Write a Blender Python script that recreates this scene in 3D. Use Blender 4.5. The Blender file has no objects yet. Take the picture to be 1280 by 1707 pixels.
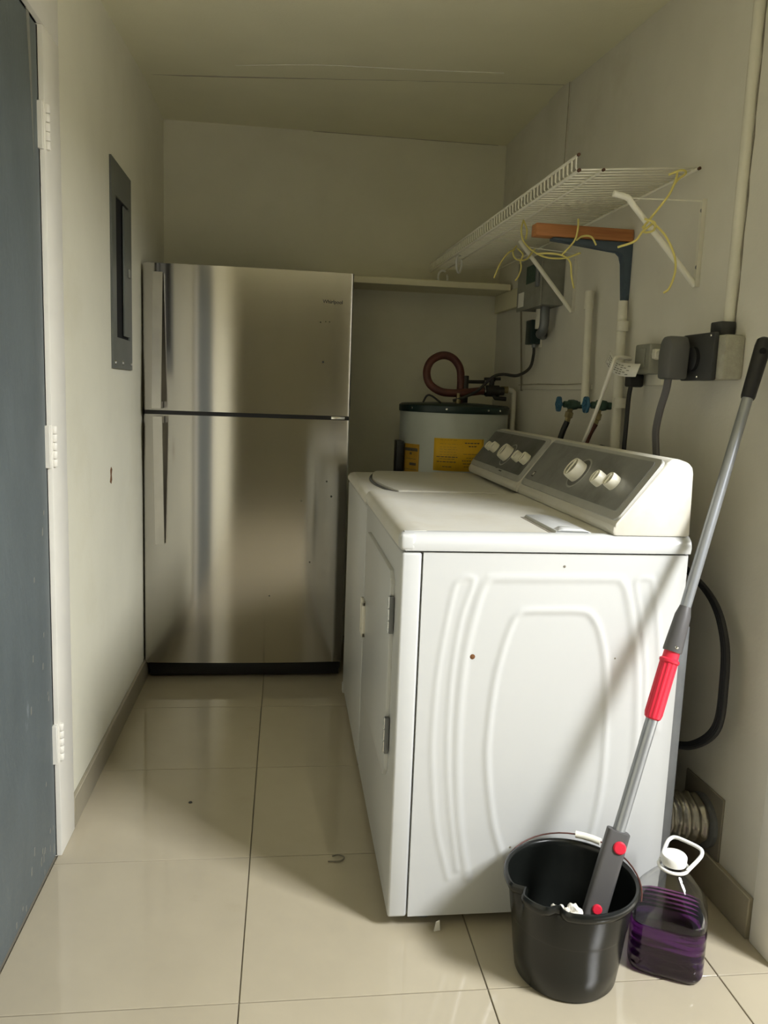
import bpy, bmesh, math, random
from mathutils import Vector, Matrix, noise
random.seed(7)
SC = bpy.context.scene
COL = SC.collection
PI = math.pi

# ------------------------------------------------------------------ camera
CAM_H = 1.1866
cd = bpy.data.cameras.new('camera')
cd.sensor_fit = 'VERTICAL'; cd.sensor_height = 36.0; cd.lens = 36.0 * 1335.35 / 1707.0
cd.clip_start = 0.02; cd.clip_end = 100
cam = bpy.data.objects.new('camera', cd); COL.objects.link(cam)
R_ = Vector((0.99201088, -0.12061406, 0.03696847)); U_ = Vector((-0.01867397, 0.14942006, 0.98859746)); F_ = Vector((0.12476258, 0.98138978, -0.14597398))
cam.matrix_world = Matrix(((R_.x, U_.x, -F_.x, 0), (R_.y, U_.y, -F_.y, 0), (R_.z, U_.z, -F_.z, CAM_H), (0, 0, 0, 1)))
SC.camera = cam

# ------------------------------------------------------------------ light
w = bpy.data.worlds.new('overcast_sky'); SC.world = w; w.use_nodes = True
w.node_tree.nodes['Background'].inputs[0].default_value = (0.93, 0.97, 1.0, 1)
w.node_tree.nodes['Background'].inputs[1].default_value = 0.22
ld = bpy.data.lights.new('daylight', 'AREA'); ld.shape = 'RECTANGLE'; ld.size = 0.65; ld.size_y = 0.8; ld.energy = 135; ld.color = (0.985, 0.995, 1.0)
lo = bpy.data.objects.new('daylight', ld); COL.objects.link(lo)
lo.location = (2.25, -0.12, 2.55)
lo.rotation_euler = (Vector((0.1, 1.75, 0.25)) - lo.location).to_track_quat('-Z', 'Y').to_euler()
sd = bpy.data.lights.new('bounce_sun', 'SUN'); sd.energy = 17.0; sd.angle = 0.01; sd.color = (0.99, 0.995, 0.98)
so_ = bpy.data.objects.new('bounce_sun', sd); COL.objects.link(so_); so_.location = (3, 2, 6)          # added to brighten the ceiling off the paving outside, not through the opening
so_.rotation_euler = Vector((0.22, -0.5, -0.84)).to_track_quat('-Z', 'Y').to_euler()
pd = bpy.data.lights.new('doorway_portal', 'AREA'); pd.shape = 'RECTANGLE'; pd.size = 1.9; pd.size_y = 2.08; pd.cycles.is_portal = True
po = bpy.data.objects.new('doorway_portal', pd); COL.objects.link(po)
po.location = (1.20, 0.5, 1.04); po.rotation_euler = (PI / 2, 0, PI / 2)
SC.view_settings.view_transform = 'Standard'; SC.view_settings.look = 'None'
SC.view_settings.exposure = 0.47; SC.view_settings.gamma = 1.0; SC.view_settings.use_curve_mapping = False
SC.cycles.use_denoising = True
SC.cycles.max_bounces = 14; SC.cycles.diffuse_bounces = 8; SC.cycles.transmission_bounces = 12; SC.cycles.transparent_max_bounces = 12

# ------------------------------------------------------------------ materials
def mat(name, col, rough=0.5, metal=0.0, var=0.0, vs=6.0, col2=None, c2s=3.0, c2lo=0.55, c2hi=0.75, bump=0.0, bs=60.0, spec=0.5, coat=0.0,
        trans=0.0, ior=1.45, stretch=None, aniso=0.0, rvar=0.0):
    m = bpy.data.materials.new(name); m.use_nodes = True
    nt = m.node_tree; p = nt.nodes['Principled BSDF']; I = p.inputs
    I['Base Color'].default_value = (*col, 1); I['Roughness'].default_value = rough; I['Metallic'].default_value = metal
    I['Specular IOR Level'].default_value = spec; I['Coat Weight'].default_value = coat; I['IOR'].default_value = ior
    I['Transmission Weight'].default_value = trans; I['Anisotropic'].default_value = aniso
    tc = nt.nodes.new('ShaderNodeTexCoord'); src = tc.outputs['Object']
    if stretch:
        mp = nt.nodes.new('ShaderNodeMapping'); mp.inputs['Scale'].default_value = stretch
        nt.links.new(src, mp.inputs[0]); src = mp.outputs[0]
    def nz(scale, detail=4.0, rg=0.6):
        n = nt.nodes.new('ShaderNodeTexNoise'); n.inputs['Scale'].default_value = scale
        n.inputs['Detail'].default_value = detail; n.inputs['Roughness'].default_value = rg
        nt.links.new(src, n.inputs['Vector']); return n.outputs['Fac']
    cur = None
    if var > 0:
        r = nt.nodes.new('ShaderNodeMapRange'); nt.links.new(nz(vs), r.inputs[0])
        r.inputs[1].default_value = 0.3; r.inputs[2].default_value = 0.7
        r.inputs[3].default_value = 1 - var; r.inputs[4].default_value = 1 + var
        mx = nt.nodes.new('ShaderNodeMix'); mx.data_type = 'RGBA'; mx.blend_type = 'MULTIPLY'; mx.inputs[0].default_value = 1
        mx.inputs[6].default_value = (*col, 1); nt.links.new(r.outputs[0], mx.inputs[7]); cur = mx.outputs[2]
    if col2:
        r = nt.nodes.new('ShaderNodeMapRange'); nt.links.new(nz(c2s, 6.0, 0.65), r.inputs[0])
        r.inputs[1].default_value = c2lo; r.inputs[2].default_value = c2hi
        mx = nt.nodes.new('ShaderNodeMix'); mx.data_type = 'RGBA'; nt.links.new(r.outputs[0], mx.inputs[0])
        if cur: nt.links.new(cur, mx.inputs[6])
        else: mx.inputs[6].default_value = (*col, 1)
        mx.inputs[7].default_value = (*col2, 1); cur = mx.outputs[2]
    if cur: nt.links.new(cur, I['Base Color'])
    if rvar > 0:
        r = nt.nodes.new('ShaderNodeMapRange'); nt.links.new(nz(vs * 0.7), r.inputs[0])
        r.inputs[1].default_value = 0.3; r.inputs[2].default_value = 0.7
        r.inputs[3].default_value = max(0.02, rough - rvar); r.inputs[4].default_value = rough + rvar
        nt.links.new(r.outputs[0], I['Roughness'])
    if bump > 0:
        b = nt.nodes.new('ShaderNodeBump'); b.inputs['Strength'].default_value = bump; b.inputs['Distance'].default_value = 0.002
        nt.links.new(nz(bs, 3.0), b.inputs['Height']); nt.links.new(b.outputs[0], I['Normal'])
    return m

M = {}
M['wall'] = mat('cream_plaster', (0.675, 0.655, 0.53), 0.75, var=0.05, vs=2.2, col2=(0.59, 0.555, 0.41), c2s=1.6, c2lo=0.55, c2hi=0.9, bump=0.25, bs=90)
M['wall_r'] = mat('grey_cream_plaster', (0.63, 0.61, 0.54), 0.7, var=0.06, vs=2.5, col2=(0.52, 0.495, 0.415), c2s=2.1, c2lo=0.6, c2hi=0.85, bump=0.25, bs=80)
M['ceil'] = mat('ceiling_paint', (0.74, 0.715, 0.535), 0.85, var=0.05, vs=1.5, bump=0.3, bs=120)
M['tile'] = mat('polished_porcelain', (0.42, 0.372, 0.275), 0.06, var=0.05, vs=3.0, col2=(0.36, 0.31, 0.22), c2s=2.4, c2lo=0.60, c2hi=0.75, spec=0.6)
M['grout'] = mat('grout', (0.20, 0.18, 0.14), 0.9)
M['skirt'] = mat('skirting_tile', (0.29, 0.26, 0.19), 0.4, var=0.08, vs=9)
M['doorgrey'] = mat('slate_door_paint', (0.105, 0.125, 0.130), 0.5, var=0.12, vs=7, col2=(0.24, 0.27, 0.28), c2s=11, c2lo=0.66, c2hi=0.74, bump=0.6, bs=70, stretch=(1, 1, 0.35))
M['trim'] = mat('white_trim_paint', (0.74, 0.72, 0.65), 0.45, var=0.04, vs=8)
M['enamel'] = mat('white_enamel', (0.505, 0.514, 0.508), 0.30)
M['enamel_dusty'] = mat('dusty_white_enamel', (0.62, 0.605, 0.545), 0.42, var=0.04, vs=7, col2=(0.52, 0.485, 0.395), c2s=7, c2lo=0.45, c2hi=0.85)
M['enamel_door'] = mat('off_white_plastic', (0.76, 0.73, 0.63), 0.4)
M['seam'] = mat('seam_shadow_gap', (0.12, 0.12, 0.12), 0.8)
M['galv'] = mat('galvanised_steel', (0.20, 0.21, 0.22), 0.5, 0.6, var=0.12, vs=14)
M['console'] = mat('silver_console_plastic', (0.26, 0.262, 0.25), 0.40, 0.35, var=0.10, vs=9, col2=(0.15, 0.15, 0.14), c2s=6, c2lo=0.5, c2hi=0.75)
M['console_dark'] = mat('worn_grey_console', (0.15, 0.15, 0.14), 0.45, 0.35, var=0.15, vs=9, col2=(0.085, 0.085, 0.075), c2s=6, c2lo=0.5, c2hi=0.75)
M['bezel'] = mat('brushed_silver_bezel', (0.44, 0.44, 0.415), 0.45, 0.3, var=0.08, vs=12)
M['chrome'] = mat('chrome', (0.75, 0.75, 0.73), 0.18, 1.0)
M['knob'] = mat('aged_white_knob', (0.78, 0.75, 0.62), 0.35, var=0.04)
M['knob_face'] = mat('knob_metal_face', (0.45, 0.44, 0.40), 0.3, 0.8)
M['print'] = mat('dark_print', (0.06, 0.06, 0.055), 0.6)
M['black'] = mat('black_plastic', (0.012, 0.012, 0.013), 0.4)
M['rubber'] = mat('black_rubber', (0.015, 0.015, 0.016), 0.55)
M['void'] = mat('dark_opening', (0.004, 0.004, 0.004), 0.9)
M['steel_side'] = mat('fridge_side_grey', (0.045, 0.045, 0.045), 0.5)
M['panelgrey'] = mat('panel_grey_paint', (0.105, 0.112, 0.098), 0.45, var=0.1, vs=12)
M['tank'] = mat('tank_enamel', (0.46, 0.49, 0.45), 0.3, var=0.03)
M['tankcap'] = mat('dark_green_lid', (0.012, 0.026, 0.024), 0.35)
M['yellow'] = mat('yellow_label_paper', (0.72, 0.43, 0.02), 0.55, var=0.05, vs=20)
M['yellow_d'] = mat('dull_yellow_label', (0.42, 0.24, 0.025), 0.6, var=0.1, vs=20)
M['copper'] = mat('brown_pipe_insulation', (0.085, 0.026, 0.018), 0.55, var=0.2, vs=30, bump=0.5, bs=120)
M['pipe_dark'] = mat('dark_fitting', (0.03, 0.028, 0.025), 0.5, 0.3)
M['brass'] = mat('tarnished_brass', (0.30, 0.25, 0.13), 0.45, 0.8, var=0.25, vs=60)
M['verdigris'] = mat('verdigris_brass', (0.045, 0.085, 0.065), 0.6, 0.3, var=0.3, vs=70)
M['bluewheel'] = mat('blue_handwheel', (0.02, 0.09, 0.16), 0.45)
M['pvc'] = mat('painted_conduit', (0.63, 0.61, 0.52), 0.55, var=0.07, vs=8)
M['boxgrey'] = mat('cast_grey_box', (0.25, 0.25, 0.215), 0.55, 0.2, var=0.12, vs=20)
M['concrete'] = mat('rough_mortar', (0.34, 0.33, 0.27), 0.9, var=0.15, vs=40, bump=0.8, bs=60)
M['plate'] = mat('dark_outlet_plate', (0.035, 0.036, 0.036), 0.5, var=0.1)
M['plug'] = mat('grey_plug_rubber', (0.095, 0.095, 0.09), 0.55)
M['cord_grey'] = mat('grey_cord', (0.115, 0.11, 0.115), 0.5)
M['cord_white'] = mat('white_cord', (0.74, 0.72, 0.65), 0.5)
M['tag'] = mat('paper_tag', (0.74, 0.73, 0.68), 0.7)
M['wire'] = mat('white_vinyl_wire', (0.80, 0.78, 0.68), 0.4)
M['rust'] = mat('rusty_wire_end', (0.08, 0.035, 0.018), 0.8)
M['wood'] = mat('reddish_wood', (0.42, 0.175, 0.06), 0.55, var=0.22, vs=5, col2=(0.26, 0.09, 0.03), c2s=4, c2lo=0.5, c2hi=0.8, stretch=(1, 6, 14))
M['bluebr'] = mat('slate_blue_bracket', (0.060, 0.085, 0.115), 0.5, var=0.12, vs=25)
M['board'] = mat('cream_shelf_board', (0.68, 0.64, 0.46), 0.6, var=0.05)
M['string'] = mat('yellow_twine', (0.68, 0.60, 0.20), 0.8, bump=0.4, bs=400)
M['bucket'] = mat('black_bucket_plastic', (0.007, 0.008, 0.007), 0.24, var=0.2, vs=10, spec=0.45)
M['mopgrey'] = mat('mop_pole_grey', (0.30, 0.315, 0.33), 0.30, 0.55, var=0.04)
M['mopclamp'] = mat('dark_grey_clamp', (0.075, 0.072, 0.072), 0.45)
M['red'] = mat('red_grip', (0.62, 0.018, 0.045), 0.42)
M['cloth'] = mat('mop_yarn', (0.72, 0.69, 0.62), 0.9, var=0.12, vs=40, bump=0.8, bs=200)
M['plastic_clear'] = mat('clear_bottle', (0.90, 0.90, 0.88), 0.05, trans=1.0, ior=1.36)
M['cap'] = mat('white_cap', (0.80, 0.80, 0.77), 0.35)
M['foil'] = mat('crumpled_foil', (0.36, 0.34, 0.29), 0.38, 0.9, var=0.2, vs=30, bump=1.0, bs=45)
M['stain'] = mat('rusty_patch', (0.14, 0.06, 0.02), 0.9)
M['graystrip'] = mat('edge_grime', (0.20, 0.18, 0.14), 0.9)
M['sign'] = mat('exterior_paving', (0.52, 0.49, 0.43), 0.9)
M['handle'] = mat('satin_handle', (0.62, 0.60, 0.55), 0.30, 0.9, var=0.06, vs=9)

# purple liquid: coloured refraction
m = mat('purple_liquid', (0.62, 0.22, 0.80), 0.04, trans=1.0, ior=1.33); M['liquid'] = m
nt = m.node_tree; va = nt.nodes.new('ShaderNodeVolumeAbsorption'); va.inputs['Color'].default_value = (0.36, 0.03, 0.52, 1); va.inputs['Density'].default_value = 15
nt.links.new(va.outputs[0], nt.nodes['Material Output'].inputs['Volume'])

# brushed stainless steel
def steel():
    m = mat('brushed_stainless', (0.535, 0.515, 0.475), 0.125, 1.0, aniso=0.92)
    nt = m.node_tree; p = nt.nodes['Principled BSDF']
    cv = nt.nodes.new('ShaderNodeCombineXYZ'); cv.inputs[2].default_value = 1.0
    nt.links.new(cv.outputs[0], p.inputs['Tangent'])            # the grain runs across, so highlights spread up and down
    return m
M['steel'] = steel()

# ------------------------------------------------------------------ mesh helpers
def link(o, parent=None):
    COL.objects.link(o)
    if parent is not None:
        o.parent = parent
        o.matrix_parent_inverse = Matrix.Translation(-Vector(wloc(parent)))
    return o
WL = {}
def wloc(o): return WL.get(o.name, (0, 0, 0))
def obj(name, bm, m, parent=None, smooth=40):
    """links bm as one mesh object; bm is in world coordinates"""
    bmesh.ops.recalc_face_normals(bm, faces=bm.faces)
    me = bpy.data.meshes.new(name); bm.to_mesh(me); bm.free()
    me.materials.append(M[m] if isinstance(m, str) else m)
    if smooth:
        for p in me.polygons: p.use_smooth = True
        me.set_sharp_from_angle(angle=math.radians(smooth))
    o = bpy.data.objects.new(name, me)
    return link(o, parent)
def thing(name, label, cat, loc, group=None):
    o = bpy.data.objects.new(name, None); o.location = loc; COL.objects.link(o); WL[o.name] = tuple(loc)
    o.empty_display_size = 0.05
    o['label'] = label; o['category'] = cat
    if group: o['group'] = group
    return o
def tag(o, label, cat, group=None):
    o['label'] = label; o['category'] = cat
    if group: o['group'] = group
    return o
def struct(o, label=None):
    o['kind'] = 'structure'
    if label: o['label'] = label
    return o
def new(): return bmesh.new()
def box(bm, a, b, bev=0.0, seg=2, mtx=None):
    t = bmesh.new()
    x0, y0, z0 = [min(p, q) for p, q in zip(a, b)]; x1, y1, z1 = [max(p, q) for p, q in zip(a, b)]
    v = [t.verts.new(p) for p in ((x0,y0,z0),(x1,y0,z0),(x1,y1,z0),(x0,y1,z0),(x0,y0,z1),(x1,y0,z1),(x1,y1,z1),(x0,y1,z1))]
    for f in ((0,3,2,1),(4,5,6,7),(0,1,5,4),(1,2,6,5),(2,3,7,6),(3,0,4,7)): t.faces.new([v[i] for i in f])
    if bev > 0: bmesh.ops.bevel(t, geom=t.edges[:], offset=bev, segments=seg, affect='EDGES', profile=0.5)
    if mtx is not None: t.transform(mtx)
    merge(bm, t); return bm
def merge(bm, t):
    me = bpy.data.meshes.new('tmp'); t.to_mesh(me); t.free(); bm.from_mesh(me); bpy.data.meshes.remove(me)
def smoothpath(pts, n=8):
    """Catmull-Rom through pts"""
    P = [Vector(p) for p in pts]; P = [P[0] * 2 - P[1]] + P + [P[-1] * 2 - P[-2]]; out = []
    for i in range(1, len(P) - 2):
        for k in range(n):
            t = k / n; a, b, c, d = P[i-1], P[i], P[i+1], P[i+2]
            out.append(0.5 * ((2*b) + (c-a)*t + (2*a-5*b+4*c-d)*t*t + (3*b-a-3*c+d)*t*t*t))
    out.append(P[-2]); return out
def tube(bm, pts, r, n=10, caps=True, closed=False, flat=None):
    """sweep; r number or list; flat=(a,b,updir) for an elliptic section"""
    P = [Vector(p) for p in pts]; L = len(P); rings = []
    rr = r if isinstance(r, (list, tuple)) else [r] * L
    T = []
    for i in range(L):
        if closed: t = P[(i+1) % L] - P[i-1]
        else: t = P[min(i+1, L-1)] - P[max(i-1, 0)]
        T.append(t.normalized())
    ref = Vector((0, 0, 1)) if abs(T[0].z) < 0.9 else Vector((1, 0, 0))
    if flat: ref = Vector(flat[2])
    N = (ref - T[0] * ref.dot(T[0])).normalized()
    for i in range(L):
        N = (N - T[i] * N.dot(T[i])).normalized(); Bn = T[i].cross(N)
        a, b = (flat[0], flat[1]) if flat else (1, 1)
        rings.append([bm.verts.new(P[i] + N * math.cos(2*PI*k/n) * rr[i] * a + Bn * math.sin(2*PI*k/n) * rr[i] * b) for k in range(n)])
    for i in range(L if closed else L - 1):
        A, Bq = rings[i], rings[(i+1) % L]
        for k in range(n): bm.faces.new((A[k], A[(k+1) % n], Bq[(k+1) % n], Bq[k]))
    if caps and not closed:
        bm.faces.new(rings[0][::-1]); bm.faces.new(rings[-1])
    return bm
def lathe(bm, prof, n=32, mtx=None, cap0=True, cap1=True):
    """prof [(r,z)] about Z"""
    t = bmesh.new(); rings = []
    for r, z in prof: rings.append([t.verts.new((r*math.cos(2*PI*k/n), r*math.sin(2*PI*k/n), z)) for k in range(n)])
    for A, Bq in zip(rings, rings[1:]):
        for k in range(n): t.faces.new((A[k], A[(k+1) % n], Bq[(k+1) % n], Bq[k]))
    if cap0: t.faces.new(rings[0][::-1])
    if cap1: t.faces.new(rings[-1])
    if mtx is not None: t.transform(mtx)
    merge(bm, t); return bm
def frame_to(loc, zdir, xdir=(1, 0, 0)):
    z = Vector(zdir).normalized(); x = Vector(xdir); x = (x - z * x.dot(z))
    if x.length < 1e-4: x = Vector((0, 1, 0)) - z * z.y
    x.normalize(); y = z.cross(x)
    return Matrix(((x.x, y.x, z.x, loc[0]), (x.y, y.y, z.y, loc[1]), (x.z, y.z, z.z, loc[2]), (0, 0, 0, 1)))
def prism(bm, poly, axis, a, b, bev=0.0, seg=2):
    """poly of 2D points extruded along axis from a to b; axis y: poly is (x,z); axis x: (y,z); axis z: (x,y)"""
    t = bmesh.new()
    def pt(p, c): return {'y': (p[0], c, p[1]), 'x': (c, p[0], p[1]), 'z': (p[0], p[1], c)}[axis]
    A = [t.verts.new(pt(p, a)) for p in poly]; Bq = [t.verts.new(pt(p, b)) for p in poly]; n = len(poly)
    t.faces.new(A[::-1]); t.faces.new(Bq)
    for k in range(n): t.faces.new((A[k], A[(k+1) % n], Bq[(k+1) % n], Bq[k]))
    if bev > 0: bmesh.ops.bevel(t, geom=t.edges[:], offset=bev, segments=seg, affect='EDGES', profile=0.5)
    merge(bm, t); return bm
def rrect(w, h, r, n=5, cx=0, cy=0):
    """rounded rectangle outline centred at cx,cy"""
    out = []
    for sx, sy, a0 in ((1, 1, 0), (-1, 1, PI/2), (-1, -1, PI), (1, -1, 1.5*PI)):
        for k in range(n + 1):
            a = a0 + PI/2*k/n; out.append((cx + sx*(w/2 - r) + r*math.cos(a), cy + sy*(h/2 - r) + r*math.sin(a)))
    return out

# ------------------------------------------------------------------ the setting
XL, YB, ZC = -0.551, 3.806, 2.335
SK = -0.032                                   # the right wall stands slightly out of square
def rx(y): return 1.06 + SK * (y - 1.6)
def WP(y, z, off=0.0): return Vector((rx(y) - off, y, z))          # a point off the right wall
WROT = math.atan(-SK)                         # rotation about z that lays +y along the right wall
def wallm(y, z): return Matrix.Translation(WP(y, z)) @ Matrix.Rotation(WROT, 4, 'Z')   # local: -x out of the wall, +y along it
YR = -3.5

bm = new(); box(bm, (XL - 0.12, YR - 0.1, -0.12), (1.25, YB + 0.1, -0.0035))
floor = struct(obj('floor', bm, 'grout', None, 0), 'beige polished porcelain tile floor')
TX, TY, TS = -0.0678, 1.4259, 0.4976
bmt = new(); box(bmt, (0.0014, 0.0014, -0.010), (TS - 0.0014, TS - 0.0014, 0.0), 0.0008, 1)
tme = None
for i in range(-1, 3):
    for j in range(-10, 5):
        x0, y0 = TX + i * TS, TY + j * TS
        xa, xb = max(x0, XL + 0.0), min(x0 + TS, 1.16); ya, yb = max(y0, YR), min(y0 + TS, YB)
        if xb - xa < 0.02 or yb - ya < 0.02: continue
        if xb - xa > TS - 1e-4 and yb - ya > TS - 1e-4:
            if tme is None:
                tme = bpy.data.meshes.new('tile'); bmt.to_mesh(tme); tme.materials.append(M['tile'])
            me = tme; o = bpy.data.objects.new('tile', me); o.location = (x0, y0, 0)
        else:
            b2 = new(); box(b2, (xa - x0 + 0.0014, ya - y0 + 0.0014, -0.010), (xb - x0 - 0.0014, yb - y0 - 0.0014, 0.0), 0.0008, 1)
            me = bpy.data.meshes.new('tile'); b2.to_mesh(me); b2.free(); me.materials.append(M['tile'])
            o = bpy.data.objects.new('tile', me); o.location = (x0, y0, 0)
        link(o, floor)
# left wall with the door opening
DY0, DY1, DZ = 1.205, 1.958, 1.955
bm = new()
box(bm, (XL - 0.12, YR - 0.1, 0), (XL, DY0, 2.45)); box(bm, (XL - 0.12, DY0, DZ), (XL, DY1, 2.45)); box(bm, (XL - 0.12, DY1, 0), (XL, YB + 0.1, 2.45))
struct(obj('wall_left', bm, 'wall', None, 0), 'cream plaster wall holding the grey door and breaker panel')
bm = new(); box(bm, (XL - 0.12, YB, 0), (1.25, YB + 0.1, 2.45))
struct(obj('wall_back', bm, 'wall', None, 0), 'cream plaster wall behind the refrigerator')
def skew(bm):
    for v in bm.verts: v.co.x += SK * (v.co.y - 1.6)
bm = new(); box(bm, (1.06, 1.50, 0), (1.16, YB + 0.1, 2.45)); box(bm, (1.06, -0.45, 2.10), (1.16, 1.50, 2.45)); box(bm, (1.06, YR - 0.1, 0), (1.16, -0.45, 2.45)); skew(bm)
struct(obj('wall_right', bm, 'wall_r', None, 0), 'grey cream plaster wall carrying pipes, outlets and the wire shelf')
bm = new(); box(bm, (XL - 0.12, YR - 0.1, 0), (1.25, YR, 2.45))
struct(obj('wall_rear', bm, 'wall', None, 0), 'cream wall behind the photographer')
# ceiling: level at the back, falling a little towards the front from a plaster joint
bm = new()
pr = [(-0.7, 3.31), (1.25, 3.02)]
def quad(bm, pts, th=0.1):
    A = [bm.verts.new(p) for p in pts]; Bq = [bm.verts.new((p[0], p[1], p[2] + th)) for p in pts]; n = len(pts)
    bm.faces.new(A[::-1]); bm.faces.new(Bq)
    for k in range(n): bm.faces.new((A[k], A[(k+1) % n], Bq[(k+1) % n], Bq[k]))
quad(bm, [(-0.7, 3.31, 2.338), (1.25, 3.02, 2.345), (1.25, YB + 0.1, ZC), (-0.7, YB + 0.1, ZC)])
quad(bm, [(-0.7, 2.2, 2.245), (1.25, 2.2, 2.290), (1.25, 3.02, 2.340), (-0.7, 3.31, 2.332)])
quad(bm, [(-0.7, YR - 0.1, 2.245), (1.25, YR - 0.1, 2.290), (1.25, 2.2, 2.290), (-0.7, 2.2, 2.245)])
struct(obj('ceiling', bm, 'ceil', None, 0), 'cream plaster ceiling with a joint across it')
# skirting
bm = new(); box(bm, (XL, 2.09, 0), (XL + 0.011, 3.80, 0.083), 0.002, 1)
struct(obj('baseboard_left', bm, 'skirt'), 'brown grey tile skirting along the left wall')
bm = new(); box(bm, (1.047, 1.53, 0), (1.06, 3.80, 0.10), 0.002, 1); skew(bm)
struct(obj('baseboard_right', bm, 'skirt'), 'brown grey tile skirting along the right wall')
# casing of the opening on the right
bm = new(); box(bm, (1.052, 1.43, 0), (1.165, 1.525, 2.16), 0.004); box(bm, (1.052, -0.45, 2.08), (1.165, 1.525, 2.16), 0.004); skew(bm)
struct(obj('trim_2', bm, 'trim'), 'white painted casing of the opening beside the mop')
# door in the left wall
door = struct(obj('door_1', box(new(), (-0.592, DY0 + 0.004, 0.006), (-0.552, DY1 - 0.002, DZ - 0.003), 0.002, 1), 'doorgrey'), 'slate grey painted door with flaking edges in the left wall')
for z in (0.30, 1.035, 1.745):
    h = obj('hinge', box(new(), (-0.553, DY1 - 0.012, z - 0.05), (-0.5415, DY1 + 0.006, z + 0.05), 0.001, 1), 'trim', door)
    b = new()
    for k in range(5):
        lathe(b, [(0.0060, z - 0.048 + 0.0195 * k), (0.0075, z - 0.046 + 0.0195 * k), (0.0075, z - 0.032 + 0.0195 * k), (0.0060, z - 0.030 + 0.0195 * k)], 12, Matrix.Translation((-0.538, DY1 + 0.012, 0)))
    obj('hinge_barrel', b, 'trim', h)
for k in range(26):                            # flaked paint along the door
    y = DY1 - 0.02 - abs(random.gauss(0, 0.16)); z = random.choice([random.uniform(0.02, 0.9), random.uniform(0.01, 0.12)]); h_ = random.uniform(0.006, 0.022); w_ = random.uniform(0.002, 0.004)
    b = new(); prism(b, [(y - w_, z), (y + w_ * 0.6, z + 0.001), (y + w_, z + h_), (y - w_ * 0.4, z + h_ * 0.8)], 'x', -0.5525, -0.5512); obj('paint_chip', b, 'boxgrey', door, 0)
b = new(); prism(b, [(1.885, 1.955), (1.905, 1.955), (1.912, 1.85), (1.915, 1.72), (1.917, 1.66), (1.911, 1.72), (1.902, 1.82)], 'x', -0.5525, -0.5513); obj('paint_smear', b, 'boxgrey', door, 0)
bm = new()
box(bm, (XL - 0.06, DY1, 0), (XL + 0.012, 2.085, DZ), 0.003); box(bm, (XL - 0.06, DY0 - 0.11, DZ), (XL + 0.012, 2.085, 2.06), 0.003); box(bm, (XL - 0.06, DY0 - 0.11, 0), (XL + 0.012, DY0, DZ), 0.003)
struct(obj('trim_1', bm, 'trim'), 'white painted frame around the grey door')
# vertical plaster chase and a horizontal ridge on the right wall
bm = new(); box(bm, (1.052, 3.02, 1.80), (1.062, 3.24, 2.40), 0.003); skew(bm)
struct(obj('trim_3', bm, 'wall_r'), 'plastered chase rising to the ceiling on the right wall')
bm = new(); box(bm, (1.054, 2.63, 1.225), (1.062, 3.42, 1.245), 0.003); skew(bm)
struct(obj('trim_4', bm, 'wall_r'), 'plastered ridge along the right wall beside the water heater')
M['crack'] = mat('plaster_crack', (0.36, 0.335, 0.26), 0.9)
def crack(par, pts, r, m='crack'):
    b = new(); P = smoothpath(pts, 6); P = [p + Vector((0, 0, 0)) for p in P]
    tube(b, P, [r * (0.6 + 0.5 * abs(math.sin(k * 1.3))) for k in range(len(P))], 5); return obj('plaster_crack', b, m, par)
ceil_o = bpy.data.objects['ceiling']; wr_o = bpy.data.objects['wall_right']; wb_o = bpy.data.objects['wall_back']
crack(ceil_o, [(-0.545, 3.286, 2.3345), (-0.30, 3.262, 2.3355), (0.1, 3.195, 2.3365), (0.5, 3.13, 2.3380), (1.0, 3.06, 2.3400)], 0.0022)
crack(ceil_o, [(-0.2, 3.10, 2.3225), (0.1, 3.03, 2.3225), (0.45, 3.01, 2.3275), (0.75, 2.98, 2.3305)], 0.0016, 'trim')
crack(wr_o, [WP(3.02, 2.335, 0.0075), WP(3.018, 2.25, 0.008), WP(3.02, 2.10, 0.008), WP(3.02, 1.85, 0.008)], 0.0016)
crack(wr_o, [WP(2.65, 1.246, 0.005), WP(2.9, 1.244, 0.006), WP(3.2, 1.247, 0.006), WP(3.40, 1.245, 0.006)], 0.0022)
crack(wr_o, [WP(2.05, 2.285, 0.001), WP(2.4, 2.303, 0.001), WP(2.7, 2.322, 0.001), WP(3.0, 2.340, 0.001)], 0.0022)
crack(wb_o, [(0.10, YB, 2.334), (0.45, YB, 2.335), (0.95, YB, 2.335)], 0.0020)
# paving outside the opening
bm = new(); box(bm, (1.16, -6, -0.15), (8, 5, -0.02))
struct(obj('ground', bm, 'sign', None, 0), 'grey paving outside the opening')

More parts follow.
